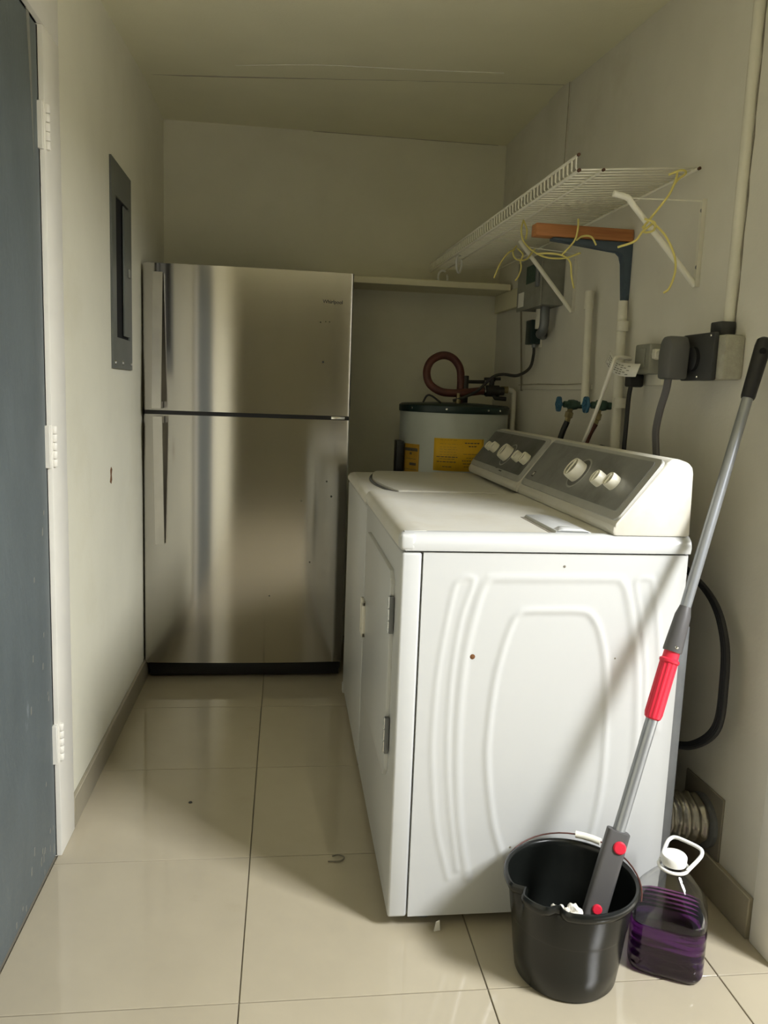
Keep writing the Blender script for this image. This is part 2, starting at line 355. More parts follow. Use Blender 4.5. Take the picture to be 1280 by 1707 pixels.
# ------------------------------------------------------------------ refrigerator
FX0, FX1, FY, FZ = -0.541, 0.256, 3.190, 1.642
fr = thing('refrigerator', 'tall stainless steel top-freezer refrigerator against the back wall', 'refrigerator', ((FX0 + FX1) / 2, 3.45, 0))
obj('cabinet', box(new(), (FX0 + 0.004, FY + 0.065, 0.03), (FX1 - 0.006, 3.785, FZ - 0.006), 0.004), 'steel_side', fr)
obj('kick_grille', box(new(), (FX0 + 0.012, FY + 0.05, 0.012), (FX1 - 0.012, FY + 0.09, 0.075), 0.003), 'black', fr)
def fdoor(name, z0, z1):
    """front slightly bowed, rounded vertical edges"""
    W = FX1 - FX0; n = 160; poly = []
    for k in range(n + 1):
        u = k / n; x = FX0 + W * u
        e = min(u, 1 - u) * W
        y = FY + 0.012 * (2 * u - 1) ** 2 + (0.005 * (1 - e / 0.006) ** 2 if e < 0.006 else 0)
        poly.append((x, y))
    poly += [(FX1, FY + 0.055), (FX0, FY + 0.055)]
    b = new(); prism(b, poly, 'z', z0, z1)
    o = obj(name, b, 'steel', fr, 30)
    obj('door_gasket', box(new(), (FX0 + 0.015, FY + 0.055, z0 + 0.01), (FX1 - 0.015, FY + 0.066, z1 - 0.01)), 'black', o)
    return o
fzd = fdoor('freezer_door', 1.092, FZ); fgd = fdoor('fridge_door', 0.078, 1.076)
obj('divider_strip', box(new(), (FX0 + 0.003, FY + 0.012, 1.076), (FX1 - 0.003, FY + 0.06, 1.092)), 'black', fr)
def fhandle(parent, z0, z1, thick_at_top, x):
    b = new(); poly = []
    # (y, z) profile of a flat bar that leaves the door at its outer end
    if thick_at_top:  # freezer: foot at the bottom end leans in at top
        poly = [(FY - 0.002, z1), (FY - 0.014, z1), (FY - 0.058, z0 + 0.04), (FY - 0.058, z0), (FY - 0.002, z0), (FY - 0.002, z0 + 0.025), (FY - 0.045, z0 + 0.025), (FY - 0.045, z0 + 0.05)]
    else:
        poly = [(FY - 0.002, z0), (FY - 0.014, z0), (FY - 0.058, z1 - 0.04), (FY - 0.058, z1), (FY - 0.002, z1), (FY - 0.002, z1 - 0.025), (FY - 0.045, z1 - 0.025), (FY - 0.045, z1 - 0.05)]
    prism(b, poly, 'x', x - 0.017, x + 0.017)
    return obj('door_handle', b, 'handle', parent, 20)
fhandle(fzd, 1.100, 1.607, True, -0.483); fhandle(fgd, 0.568, 1.070, False, -0.479)
obj('hinge_cover', box(new(), (FX1 - 0.075, FY + 0.006, 1.0785), (FX1 - 0.02, FY + 0.03, 1.0895), 0.002), 'chrome', fr)
for x in (FX0 + 0.06, FX1 - 0.06):
    for y in (FY + 0.12, 3.72):
        b = new(); lathe(b, [(0.022, 0.0), (0.022, 0.02), (0.012, 0.022), (0.012, 0.035)], 16, Matrix.Translation((x, y, 0))); obj('levelling_foot', b, 'black', fr)
def text(name, s, size, mtx, m, parent, ext=0.0002):
    cu = bpy.data.curves.new(name, 'FONT'); cu.body = s; cu.size = size; cu.extrude = ext; cu.offset = size * 0.018; cu.align_x = 'CENTER'; cu.align_y = 'CENTER'
    cu.materials.append(M[m])
    t = bpy.data.objects.new('tmp_text', cu); COL.objects.link(t)
    bpy.context.view_layer.update()
    me = bpy.data.meshes.new_from_object(t.evaluated_get(bpy.context.evaluated_depsgraph_get())); bpy.data.objects.remove(t)
    me.transform(mtx); me.name = name
    if not me.materials: me.materials.append(M[m])
    o = bpy.data.objects.new(name, me); return link(o, parent)
lm = Matrix.Translation((0.176, FY - 0.0006 + 0.012 * (2 * (0.176 - FX0) / (FX1 - FX0) - 1) ** 2, 1.531)) @ Matrix.Rotation(math.atan(0.048), 4, 'Z') @ Matrix(((1, 0, 0, 0), (0, 0, -1, 0), (0, 1, 0, 0), (0, 0, 0, 1)))
text('lettering', 'Whirlpool', 0.0185, lm, 'print', fzd, 0.0006)
# dings and specks on the door skins
for (x, z, r, par) in ((0.130, 1.452, 0.003, fzd), (0.150, 1.455, 0.0022, fzd), (0.165, 1.455, 0.0025, fzd), (0.143, 1.300, 0.005, fzd), (0.17, 0.83, 0.004, fgd), (0.19, 0.77, 0.005, fgd), (0.11, 0.50, 0.004, fgd), (0.07, 0.75, 0.003, fgd), (-0.05, 0.36, 0.003, fgd)):
    b = new(); lathe(b, [(r * 0.6, -0.0012), (r, 0.0), (r * 0.5, 0.0012), (0.0004, 0.0016)], 8, frame_to((x, FY + 0.0125 * (2 * (x - FX0) / (FX1 - FX0) - 1) ** 2, z), (0, -1, 0)))
    obj('speck', b, 'print', par)

# ------------------------------------------------------------------ dryer and washing machine
DX0, DX1 = 0.247, 0.881
def catmull2(pts, n=10):
    return [(p.x, p.y) for p in smoothpath([(a, b_, 0) for a, b_ in pts], n)]
# profile of the control console, seen from the side (x, z)
CONS = [(0.708, 0.902), (0.703, 0.909), (0.703, 0.921), (0.709, 0.929), (0.812, 1.064), (0.822, 1.071), (0.836, 1.072), (0.862, 1.064), (0.872, 1.054), (0.875, 1.040), (0.879, 0.902)]
SN = Vector((-0.8, 0, 0.6)); SU = Vector((0.6, 0, 0.8))               # slanted face: normal, up
def slant(y, z, off=0.0):
    """point on the slanted face at height z"""
    x = 0.712 + (z - 0.923) * 0.75
    return Vector((x, y, z)) + SN * (off + 0.0070)
def slantm(y, z, off=0.0):
    """local x runs to the viewer's right along the console (-y), local y up the slope, local z out of it"""
    P = slant(y, z, off); X = Vector((0, -1, 0)); Z = SN; Y = Z.cross(X)
    return Matrix(((X.x, Y.x, Z.x, P.x), (X.y, Y.y, Z.y, P.y), (X.z, Y.z, Z.z, P.z), (0, 0, 0, 1)))
def console(root, ya, yb, face):
    b = new(); prism(b, CONS, 'y', ya, yb, 0.006, 2); c = obj('console', b, 'enamel_dusty', root, 35)
    zc = 0.9955; h = 0.166; wd = yb - ya
    b = new(); prism(b, rrect(wd - 0.004, h, 0.016), 'z', -0.004, 0.004, 0.002, 1); b.transform(slantm((ya + yb) / 2, zc)); obj('bezel', b, 'bezel', c)
    b = new(); prism(b, rrect(wd - 0.040, h - 0.030, 0.010), 'z', -0.003, 0.0055); b.transform(slantm((ya + yb) / 2 + 0.010, zc + 0.004)); obj('control_panel', b, face, c)
    return c
def knob(parent, y, z, r, dep, ring=0.0, mface='knob_face'):
    k_ = slantm(y, z, 0.0045)
    if ring > 0:
        for rr, hh, mm in ((ring, 0.0008, 'console_dark'), (ring * 0.83, 0.0016, 'bezel'), (ring * 0.74, 0.0022, 'console_dark')):
            b = new(); lathe(b, [(rr, 0), (rr, hh)], 40, k_); obj('dial_ring', b, mm, parent)
    b = new(); lathe(b, [(r, 0), (r, dep * 0.75), (r * 0.93, dep), (r * 0.80, dep), (r * 0.78, dep - 0.003)], 32, k_)
    o = obj('knob', b, 'knob', parent)
    b = new(); lathe(b, [(r * 0.76, dep - 0.004), (r * 0.74, dep - 0.0015), (0.001, dep - 0.001)], 24, k_)
    obj('knob_face', b, mface, o)
    b = new(); box(b, (-r * 0.14, -r * 0.72, dep - 0.004), (r * 0.14, r * 0.72, dep + 0.001), 0.001, 1); b.transform(k_); obj('knob_grip', b, 'knob', o)
def printed(parent, y, z, w_, h_):
    b = new(); box(b, (-w_ / 2, -h_ / 2, 0), (w_ / 2, h_ / 2, 0.0006)); b.transform(slantm(y, z, 0.0044)); obj('printed_mark', b, 'print', parent, 0)

def make_dryer():
    Y0, Y1, ZT = 1.618, 2.350, 0.905
    d = thing('clothes_dryer', 'white front-loading dryer with embossed side and silver control console', 'dryer', ((DX0 + DX1) / 2, (Y0 + Y1) / 2, 0))
    obj('cabinet', box(new(), (DX0 + 0.045, Y0 + 0.012, 0.032), (DX1 - 0.01, Y1 - 0.006, 0.86)), 'enamel', d)
    # embossed side panel: a height field
    segs = []
    def curve(pts, h, wd):
        c = catmull2(pts, 6) if len(pts) > 2 else pts
        segs.append((c, h, wd))
    inner = [(0.505, 0.160), (0.480, 0.235), (0.465, 0.313), (0.455, 0.39), (0.453, 0.448), (0.461, 0.572), (0.478, 0.662), (0.495, 0.715), (0.506, 0.730), (0.522, 0.737), (0.585, 0.738), (0.645, 0.737), (0.668, 0.727), (0.688, 0.695), (0.704, 0.640), (0.714, 0.570), (0.722, 0.448), (0.722, 0.330), (0.708, 0.22), (0.69, 0.160)]
    curve(inner, 0.0042, 0.0085)
    mid = [(0.425, 0.120), (0.408, 0.20), (0.396, 0.285), (0.388, 0.394), (0.386, 0.511), (0.393, 0.639), (0.410, 0.736), (0.424, 0.787), (0.436, 0.803), (0.452, 0.808), (0.585, 0.809), (0.715, 0.809), (0.730, 0.803), (0.742, 0.786), (0.756, 0.740), (0.772, 0.661), (0.784, 0.599), (0.793, 0.487), (0.795, 0.394), (0.788, 0.285), (0.765, 0.120)]
    curve(mid, 0.0036, 0.010)
    curve([(0.380, 0.12), (0.349, 0.24), (0.334, 0.37), (0.330, 0.46), (0.334, 0.587), (0.347, 0.699), (0.362, 0.785), (0.372, 0.803), (0.385, 0.810), (0.398, 0.808), (0.401, 0.795), (0.379, 0.715), (0.366, 0.602), (0.363, 0.50), (0.366, 0.40), (0.377, 0.285), (0.40, 0.14)], 0.0026, 0.007)
    curve([(0.812, 0.46), (0.806, 0.56), (0.799, 0.627), (0.783, 0.714), (0.766, 0.785), (0.765, 0.803), (0.775, 0.811), (0.791, 0.810), (0.803, 0.800), (0.821, 0.714), (0.833, 0.627), (0.840, 0.55), (0.842, 0.46)], 0.0024, 0.007)
    xa, xb, za, zb = DX0 + 0.046, DX1 - 0.003, 0.030, 0.862
    nx, nz_ = 132, 184
    def seg_d(px, pz, a, c):
        vx, vz = c[0] - a[0], c[1] - a[1]; L2 = vx*vx + vz*vz + 1e-12
        t = max(0, min(1, ((px - a[0]) * vx + (pz - a[1]) * vz) / L2)); dx, dz = px - a[0] - t*vx, pz - a[1] - t*vz
        return math.sqrt(dx*dx + dz*dz)
    H = [[0.0] * (nz_ + 1) for _ in range(nx + 1)]
    sx, sz = (xb - xa) / nx, (zb - za) / nz_
    for c, h, wd in segs:
        best = {}
        for a, e in zip(c, c[1:]):
            i0 = max(0, int((min(a[0], e[0]) - 1.7*wd - xa) / sx)); i1 = min(nx, int((max(a[0], e[0]) + 1.7*wd - xa) / sx) + 1)
            j0 = max(0, int((min(a[1], e[1]) - 1.7*wd - za) / sz)); j1 = min(nz_, int((max(a[1], e[1]) + 1.7*wd - za) / sz) + 1)
            for i in range(i0, i1 + 1):
                for j in range(j0, j1 + 1):
                    dd = seg_d(xa + i*sx, za + j*sz, a, e)
                    if dd < best.get((i, j), 9): best[(i, j)] = dd
        for (i, j), dd in best.items():
            if dd < 1.5 * wd:
                q = 1 - dd / (1.5 * wd); H[i][j] = max(H[i][j], h * q * q * (3 - 2 * q) * 0.75)
    b = new(); V = [[b.verts.new((xa + i*sx, Y0 + 0.002 - H[i][j], za + j*sz)) for j in range(nz_ + 1)] for i in range(nx + 1)]
    for i in range(nx):
        for j in range(nz_): b.faces.new((V[i][j], V[i+1][j], V[i+1][j+1], V[i][j+1]))
    # a return edge all round
    per = [V[i][0] for i in range(nx + 1)] + [V[nx][j] for j in range(1, nz_ + 1)] + [V[i][nz_] for i in range(nx - 1, -1, -1)] + [V[0][j] for j in range(nz_ - 1, 0, -1)]
    bk = [b.verts.new((v.co.x, Y0 + 0.014, v.co.z)) for v in per]; n = len(per)
    for k in range(n): b.faces.new((per[k], per[(k+1) % n], bk[(k+1) % n], bk[k]))
    sp = obj('side_panel', b, 'enamel', d, 60)
    b = new(); lathe(b, [(0.006, 0), (0.004, 0.001), (0.0004, 0.0015)], 9, frame_to((0.409, Y0 + 0.0015, 0.635), (0, -1, 0))); obj('paint_chip', b, 'stain', sp)
    for (x, z, r) in ((0.52, 0.19, 0.0025), (0.50, 0.165, 0.003), (0.60, 0.835, 0.003), (0.73, 0.63, 0.002)):
        b = new(); lathe(b, [(r, 0), (r * 0.6, 0.001), (0.0003, 0.0014)], 8, frame_to((x, Y0 + 0.0015, z), (0, -1, 0))); obj('speck', b, 'graystrip', sp)
    obj('far_side_panel', box(new(), (DX0 + 0.046, Y1 - 0.008, 0.03), (DX1 - 0.003, Y1 - 0.001, 0.862)), 'enamel', d)
    obj('rear_panel', box(new(), (DX1 - 0.003, Y0 + 0.010, 0.03), (0.903, Y1 - 0.01, 0.70), 0.003), 'galv', d)
    obj('upper_rear_panel', box(new(), (DX1 - 0.006, Y0 + 0.016, 0.69), (DX1 + 0.004, Y1 - 0.016, 0.862), 0.002), 'galv', d)
    # front panel wraps on to the side
    fp = obj('front_panel', box(new(), (DX0, Y0, 0.030), (DX0 + 0.0425, Y1, 0.862), 0.006, 3), 'enamel', d)
    # door with a raised rim, rounded corners cut obliquely
    poly = [(1.705, 0.34), (1.73, 0.315), (2.215, 0.315), (2.24, 0.34), (2.24, 0.775), (2.215, 0.80), (1.73, 0.80), (1.705, 0.775)]
    b = new(); prism(b, [(p[0], p[1]) for p in poly], 'x', DX0 - 0.010, DX0 + 0.004, 0.004, 2)
    dr = obj('dryer_door', b, 'enamel', d, 30)
    hb = new()
    for (a, c) in (((2.20, 0.495), (2.262, 0.51)), ((2.20, 0.585), (2.262, 0.60)), ((2.20, 0.495), (2.212, 0.60)), ((2.25, 0.495), (2.262, 0.60))):
        box(hb, (DX0 - 0.019, a[0], a[1]), (DX0 - 0.009, c[0], c[1]), 0.003)
    hd = obj('pull_handle', hb, 'enamel_door', dr)
    obj('handle_recess', box(new(), (DX0 - 0.012, 2.212, 0.51), (DX0 - 0.0098, 2.25, 0.585)), 'graystrip', hd)
    for z in (0.705, 0.425):
        h = obj('hinge', box(new(), (DX0 - 0.0115, 1.692, z - 0.042), (DX0 - 0.002, 1.706, z + 0.042), 0.001), 'galv', dr)
        b = new()
        for k in range(3): lathe(b, [(0.0032, z - 0.041 + 0.028 * k), (0.0032, z - 0.041 + 0.028 * k + 0.025)], 10, Matrix.Translation((DX0 - 0.011, 1.703, 0)))
        obj('hinge_barrel', b, 'chrome', h)
    # top with a rolled front edge and a shallow dish
    b = new()
    prof = [(DX0 + 0.004, 0.864), (DX0 - 0.004, 0.868), (DX0 - 0.006, 0.884), (DX0 + 0.002, 0.898), (DX0 + 0.018, 0.9045), (DX0 + 0.05, 0.905), (DX0 + 0.085, 0.8995), (0.690, 0.8995), (0.702, 0.903), (DX1, 0.903), (DX1, 0.864)]
    prism(b, prof, 'y', Y0 + 0.022, Y1 - 0.003)
    tp = obj('top_panel', b, 'enamel_dusty', d, 50)
    b = new()                                  # rounded side lip of the top, nearest the viewer
    lip = [(Y0 + 0.035, 0.864), (Y0 - 0.003, 0.866), (Y0 - 0.006, 0.880), (Y0 - 0.001, 0.894), (Y0 + 0.010, 0.9025), (Y0 + 0.024, 0.9045), (Y0 + 0.040, 0.8993)]
    prism(b, lip, 'x', DX0 + 0.006, DX1 - 0.001); obj('top_lip', b, 'enamel', tp, 50)
    b = new(); box(b, (DX0 - 0.006, Y0 - 0.006, 0.865), (DX0 + 0.03, Y0 + 0.03, 0.9025), 0.010, 4); obj('top_corner', b, 'enamel', tp, 60)
    obj('top_gap', box(new(), (DX0 + 0.012, Y0 + 0.008, 0.858), (DX1 - 0.008, Y1 - 0.01, 0.868)), 'seam', tp)
    # lint screen cover
    b = new(); prism(b, [(0.585, 0.8995), (0.590, 0.9065), (0.628, 0.9075), (0.668, 0.9035), (0.668, 0.8995)], 'y', 1.655, 1.885, 0.001, 1)
    lc = obj('lint_screen_cover', b, 'enamel', tp, 30)
    b = new(); prism(b, [(0.590, 0.906), (0.603, 0.9125), (0.645, 0.911), (0.665, 0.9045)], 'y', 1.650, 1.685, 0.002, 1); obj('pull_tab', b, 'enamel', lc)
    obj('cover_slot', box(new(), (0.578, 1.652, 0.8990), (0.586, 1.888, 0.9002)), 'graystrip', lc)
    c = console(d, Y0 + 0.004, Y1 - 0.006, 'console')
    knob(c, 1.985, 0.995, 0.029, 0.030, 0.056); knob(c, 1.833, 0.992, 0.019, 0.022, mface='chrome'); knob(c, 1.755, 0.994, 0.019, 0.022, mface='chrome')
    for (y, z, w_, h_) in ((1.915, 1.035, 0.026, 0.004), (1.92, 1.026, 0.010, 0.003), (1.836, 1.047, 0.036, 0.005), (1.838, 1.032, 0.018, 0.003), (1.752, 1.050, 0.040, 0.006), (1.762, 1.036, 0.026, 0.004), (1.79, 1.02, 0.012, 0.003), (1.715, 1.018, 0.012, 0.003), (2.07, 0.962, 0.022, 0.003), (2.215, 0.960, 0.045, 0.003), (1.665, 0.957, 0.020, 0.003), (1.662, 0.966, 0.006, 0.006), (1.89, 0.99, 0.02, 0.003)):
        printed(c, y, z, w_, h_)
    b = new(); box(b, (-0.012, -0.012, 0), (0.012, 0.012, 0.0008)); b.transform(slantm(2.285, 0.962, 0.0044)); bd = obj('badge', b, 'trim', c, 0)
    b = new(); box(b, (-0.009, -0.009, 0), (0.009, 0.009, 0.0012)); b.transform(slantm(2.285, 0.962, 0.0046)); obj('badge_field', b, 'print', bd, 0)
    text('badge_letter', 'M', 0.016, slantm(2.285, 0.962, 0.0062), 'trim', bd)
    for (x, y) in ((DX0 + 0.09, Y0 + 0.06), (DX0 + 0.09, Y1 - 0.06), (DX1 - 0.06, Y0 + 0.06), (DX1 - 0.06, Y1 - 0.06)):
        b = new(); lathe(b, [(0.022, 0.0), (0.022, 0.010), (0.008, 0.014), (0.008, 0.035)], 14, Matrix.Translation((x, y, 0))); obj('levelling_foot', b, 'galv', d)
    return d
make_dryer()

def make_washer():
    Y0, Y1, ZT = 2.358, 3.030, 0.888
    d = thing('washing_machine', 'white top-loading washing machine between the dryer and water heater', 'washer', ((DX0 + DX1) / 2, (Y0 + Y1) / 2, 0))
    obj('cabinet', box(new(), (DX0 - 0.001, Y0, 0.03), (DX1, Y1, 0.855), 0.008, 3), 'enamel', d)
    obj('base_trim', box(new(), (DX0 - 0.004, Y1 - 0.03, 0.018), (DX0 + 0.02, Y1 + 0.002, 0.055), 0.003), 'enamel', d)
    # top deck with an oval opening edge around the lid
    b = new()
    prof = [(DX0 + 0.004, 0.857), (DX0 - 0.004, 0.860), (DX0 - 0.005, 0.872), (DX0 + 0.003, 0.884), (DX0 + 0.018, 0.888), (0.700, 0.894), (DX1, 0.894), (DX1, 0.857)]
    prism(b, prof, 'y', Y0 + 0.004, Y1, 0.003, 2); tp = obj('top_panel', b, 'enamel_dusty', d, 40)
    # lid, front edge bowed
    ly0, ly1 = Y0 + 0.030, Y1 - 0.035; out = []
    for k in range(17):
        u = k / 16; y = ly0 + (ly1 - ly0) * u; out.append((0.345 - 0.040 * (1 - (2 * u - 1) ** 2), y))
    poly = out + [(0.685, ly1), (0.685, ly0)]
    b = new(); prism(b, poly, 'z', 0.890, 0.899, 0.003, 2)
    obj('lid', b, 'enamel_dusty', d, 40)
    b = new(); rim = []
    for k in range(17):
        u = k / 16; y = ly0 + (ly1 - ly0) * u; rim.append((0.345 - 0.046 * (1 - (2 * u - 1) ** 2) - 0.002, y, 0.8895))
    tube(b, rim, 0.0045, 8); obj('lid_gap', b, 'seam', d)
    c = console(d, Y0 + 0.010, Y1 - 0.020, 'console_dark')
    knob(c, 2.900, 0.998, 0.016, 0.020); knob(c, 2.825, 0.998, 0.019, 0.022); knob(c, 2.640, 0.990, 0.028, 0.030, 0.054); knob(c, 2.510, 0.990, 0.018, 0.022); knob(c, 2.430, 0.990, 0.019, 0.022)
    for (y, z, w_, h_) in ((2.93, 1.04, 0.03, 0.004), (2.82, 1.045, 0.03, 0.004), (2.56, 1.045, 0.02, 0.004), (2.50, 1.04, 0.03, 0.004), (2.42, 1.043, 0.03, 0.004), (2.60, 0.94, 0.03, 0.004), (2.66, 0.945, 0.02, 0.003), (2.94, 0.955, 0.012, 0.012), (2.9, 0.955, 0.04, 0.003)):
        printed(c, y, z, w_, h_)
    for (x, y) in ((DX0 + 0.06, Y0 + 0.06), (DX0 + 0.06, Y1 - 0.06), (DX1 - 0.06, Y0 + 0.06), (DX1 - 0.06, Y1 - 0.06)):
        b = new(); lathe(b, [(0.022, 0.0), (0.022, 0.010), (0.008, 0.014), (0.008, 0.035)], 14, Matrix.Translation((x, y, 0))); obj('levelling_foot', b, 'galv', d)
    return d
make_washer()

# ------------------------------------------------------------------ water heater
HX, HY, HR = 0.722, 3.42, 0.232
wh = thing('water_heater', 'white cylindrical water heater with dark lid and yellow labels in the corner', 'water heater', (HX, HY, 0))
b = new(); lathe(b, [(HR - 0.004, 0.05), (HR, 0.054), (HR, 1.120)], 64, Matrix.Translation((HX, HY, 0))); obj('tank', b, 'tank', wh)
b = new(); lathe(b, [(HR + 0.003, 1.118), (HR + 0.005, 1.122), (HR + 0.005, 1.145), (HR - 0.006, 1.153), (0.10, 1.160), (0.001, 1.161)], 64, Matrix.Translation((HX, HY, 0))); obj('lid', b, 'tankcap', wh)
for a in (-1.9, -1.15, -0.85, -0.3, -2.6):
    b = new(); lathe(b, [(0.005, 0), (0.004, 0.003), (0.001, 0.004)], 10, frame_to((HX + (HR + 0.005) * math.cos(a), HY + (HR + 0.005) * math.sin(a), 1.134), (math.cos(a), math.sin(a), 0))); obj('screw', b, 'chrome', wh)
for a in (0.5, 2.1, 3.7, 5.3):
    b = new(); lathe(b, [(0.02, 0.0), (0.02, 0.052)], 12, Matrix.Translation((HX + 0.18 * math.cos(a), HY + 0.18 * math.sin(a), 0))); obj('support_foot', b, 'black', wh)
def tanklabel(name, xa, xb, z0, z1, m, rows):
    """paper wrapped on the tank front between two x positions"""
    def ang(x): return -math.acos(max(-1, min(1, (x - HX) / HR)))
    a0, a1 = ang(xa), ang(xb); b = new(); n = 14; r = HR + 0.0012
    A = [b.verts.new((HX + r*math.cos(a0 + (a1-a0)*k/n), HY + r*math.sin(a0 + (a1-a0)*k/n), z0)) for k in range(n+1)]
    Bq = [b.verts.new((v.co.x, v.co.y, z1)) for v in A]
    for k in range(n): b.faces.new((A[k], A[k+1], Bq[k+1], Bq[k]))
    o = obj(name, b, m, wh)
    o.modifiers.new('paper', 'SOLIDIFY').thickness = 0.0008
    b = new(); r = HR + 0.0022
    for (u0, u1, v0, v1) in rows:
        q = 4
        A = [b.verts.new((HX + r*math.cos(a0 + (a1-a0)*(u0+(u1-u0)*k/q)), HY + r*math.sin(a0 + (a1-a0)*(u0+(u1-u0)*k/q)), z0 + (z1-z0)*v0)) for k in range(q+1)]
        Bq = [b.verts.new((v.co.x, v.co.y, z0 + (z1-z0)*v1)) for v in A]
        for k in range(q): b.faces.new((A[k], A[k+1], Bq[k+1], Bq[k]))
    obj('label_print', b, 'print', o)
rows = []
def words(u0, u1, v, h, gap=0.012):
    x = u0
    while x < u1 - 0.01:
        w_ = min(u1 - x, random.uniform(0.03, 0.075)); rows.append((x, x + w_, v, v + h)); x += w_ + gap
words(0.60, 0.90, 0.86, 0.028); words(0.68, 0.84, 0.76, 0.028); words(0.58, 0.92, 0.53, 0.012); words(0.64, 0.82, 0.41, 0.014); words(0.56, 0.95, 0.32, 0.022); words(0.58, 0.90, 0.23, 0.018); words(0.60, 0.88, 0.14, 0.018)
words(0.06, 0.48, 0.42, 0.024); words(0.12, 0.42, 0.36, 0.012); words(0.07, 0.44, 0.27, 0.024); words(0.18, 0.36, 0.12, 0.022)
for v in (0.95, 0.83, 0.73, 0.66, 0.58, 0.5): words(0.12, 0.46, v, 0.006, 0.02)
tanklabel('warning_label', 0.605, 0.806, 0.885, 1.017, 'yellow', rows)
rows = []; words(0.08, 0.92, 0.84, 0.07, 0.004); words(0.45, 0.6, 0.76, 0.05); words(0.2, 0.85, 0.66, 0.012); words(0.45, 0.85, 0.52, 0.06, 0.004); words(0.1, 0.9, 0.42, 0.012); words(0.3, 0.7, 0.3, 0.02); words(0.3, 0.7, 0.15, 0.015)
tanklabel('energy_label', 0.503, 0.552, 0.80, 0.985, 'yellow_d', rows)
b = new(); box(b, (0.465, HY - 0.10, 0.80), (0.495, HY - 0.02, 0.995), 0.004); obj('access_cover', b, 'black', wh)
b = new(); tube(b, smoothpath([(0.56, 3.27, 1.158), (0.575, 3.27, 1.185), (0.595, 3.27, 1.185), (0.635, 3.27, 1.158)]), 0.004, 8); obj('lid_wire', b, 'rubber', wh)
b = new(); lathe(b, [(0.012, 1.155), (0.012, 1.175), (0.007, 1.178), (0.007, 1.2)], 14, Matrix.Translation((0.712, 3.30, 0))); obj('relief_nipple', b, 'brass', wh)

# insulated looped pipe above the heater
pz = 3.38
hp = thing('water_pipe', 'brown insulated pipe looping above the water heater', 'pipe', (0.735, pz, 1.155))
loop = [(0.735, pz, 1.1615), (0.737, pz, 1.20), (0.737, pz, 1.26), (0.728, pz, 1.31), (0.695, pz, 1.347), (0.65, pz, 1.355), (0.605, pz - 0.004, 1.33), (0.587, pz - 0.01, 1.285), (0.600, pz - 0.02, 1.235), (0.645, pz - 0.03, 1.205), (0.70, pz - 0.034, 1.20), (0.76, pz - 0.034, 1.205), (0.83, pz - 0.02, 1.215)]
b = new(); tube(b, smoothpath(loop, 8), 0.0165, 12); obj('insulated_loop', b, 'copper', hp)
b = new(); tube(b, [(0.757, pz, 1.1612), (0.757, pz, 1.275)], 0.014, 12); tube(b, [(0.757, pz, 1.25), (0.84, pz, 1.252)], 0.0075, 10); obj('branch_pipe', b, 'pipe_dark', hp)
vl = thing('stop_valve', 'dark stop valve on the pipe beside the water heater', 'valve', (0.87, pz - 0.01, 1.21))
b = new(); lathe(b, [(0.018, -0.045), (0.018, -0.03), (0.024, -0.028), (0.024, 0.028), (0.018, 0.03), (0.018, 0.05)], 16, frame_to((0.872, pz - 0.015, 1.215), (1, 0, 0.02))); tube(b, [(0.868, pz - 0.015, 1.215), (0.868, pz - 0.015, 1.262)], 0.011, 12); tube(b, [(0.87, pz - 0.015, 1.21), (0.885, pz - 0.025, 1.185), (0.93, pz - 0.03, 1.183)], 0.009, 10); obj('valve_body', b, 'pipe_dark', vl)
b = new(); tube(b, [(0.835, pz - 0.015, 1.264), (0.905, pz - 0.015, 1.267)], 0.0065, 10); lathe(b, [(0.015, 1.255), (0.015, 1.27)], 14, Matrix.Translation((0.868, pz - 0.015, 0))); obj('valve_handle', b, 'pipe_dark', vl)
b = new(); lathe(b, [(0.0195, 0), (0.0195, 0.004)], 16, frame_to((0.836, pz - 0.018, 1.214), (1, 0, 0.02))); obj('clamp_ring', b, 'chrome', vl)
sup = thing('supply_pipe', 'cream painted pipe elbow running down beside the water heater', 'pipe', (0.965, 3.38, 0.70))
b = new(); tube(b, smoothpath([(0.918, 3.375, 1.222), (0.945, 3.378, 1.222), (0.966, 3.38, 1.215), (0.972, 3.38, 1.195), (0.972, 3.38, 1.10), (0.972, 3.38, 0.70)], 6), 0.012, 12); obj('pipe_run', b, 'pvc', sup)
b = new(); lathe(b, [(0.015, 0), (0.015, 0.03)], 14, frame_to((0.912, 3.375, 1.222), (1, 0, 0))); obj('pipe_collar', b, 'brass', sup)
cbl = tag(obj('heater_cable', tube(new(), smoothpath([(0.69, 3.30, 1.168), (0.735, 3.29, 1.185), (0.79, 3.28, 1.215), (0.840, 3.26, 1.268), (0.880, 3.25, 1.283), (0.935, 3.22, 1.28), (0.975, 3.19, 1.31), (0.985, 3.18, 1.36), (0.985, 3.18, 1.398)], 8), 0.0062, 8), 'pipe_dark'), 'dark cable sagging from the small wall switch to the water heater', 'cable')

# ------------------------------------------------------------------ back shelf board
bsh = thing('wall_shelf', 'cream painted board shelf across the back wall beside the refrigerator', 'shelf', (0.65, 3.70, 1.655))
obj('shelf_board', box(new(), (0.10, 3.575, 1.660), (0.985, 3.804, 1.688), 0.002, 1), 'board', bsh)
b = new(); box(b, (-0.022, -0.48, -0.08), (-0.001, 0.0, 0.0), 0.002, 1); b.transform(wallm(3.78, 1.658)); obj('cleat', b, 'board', bsh)

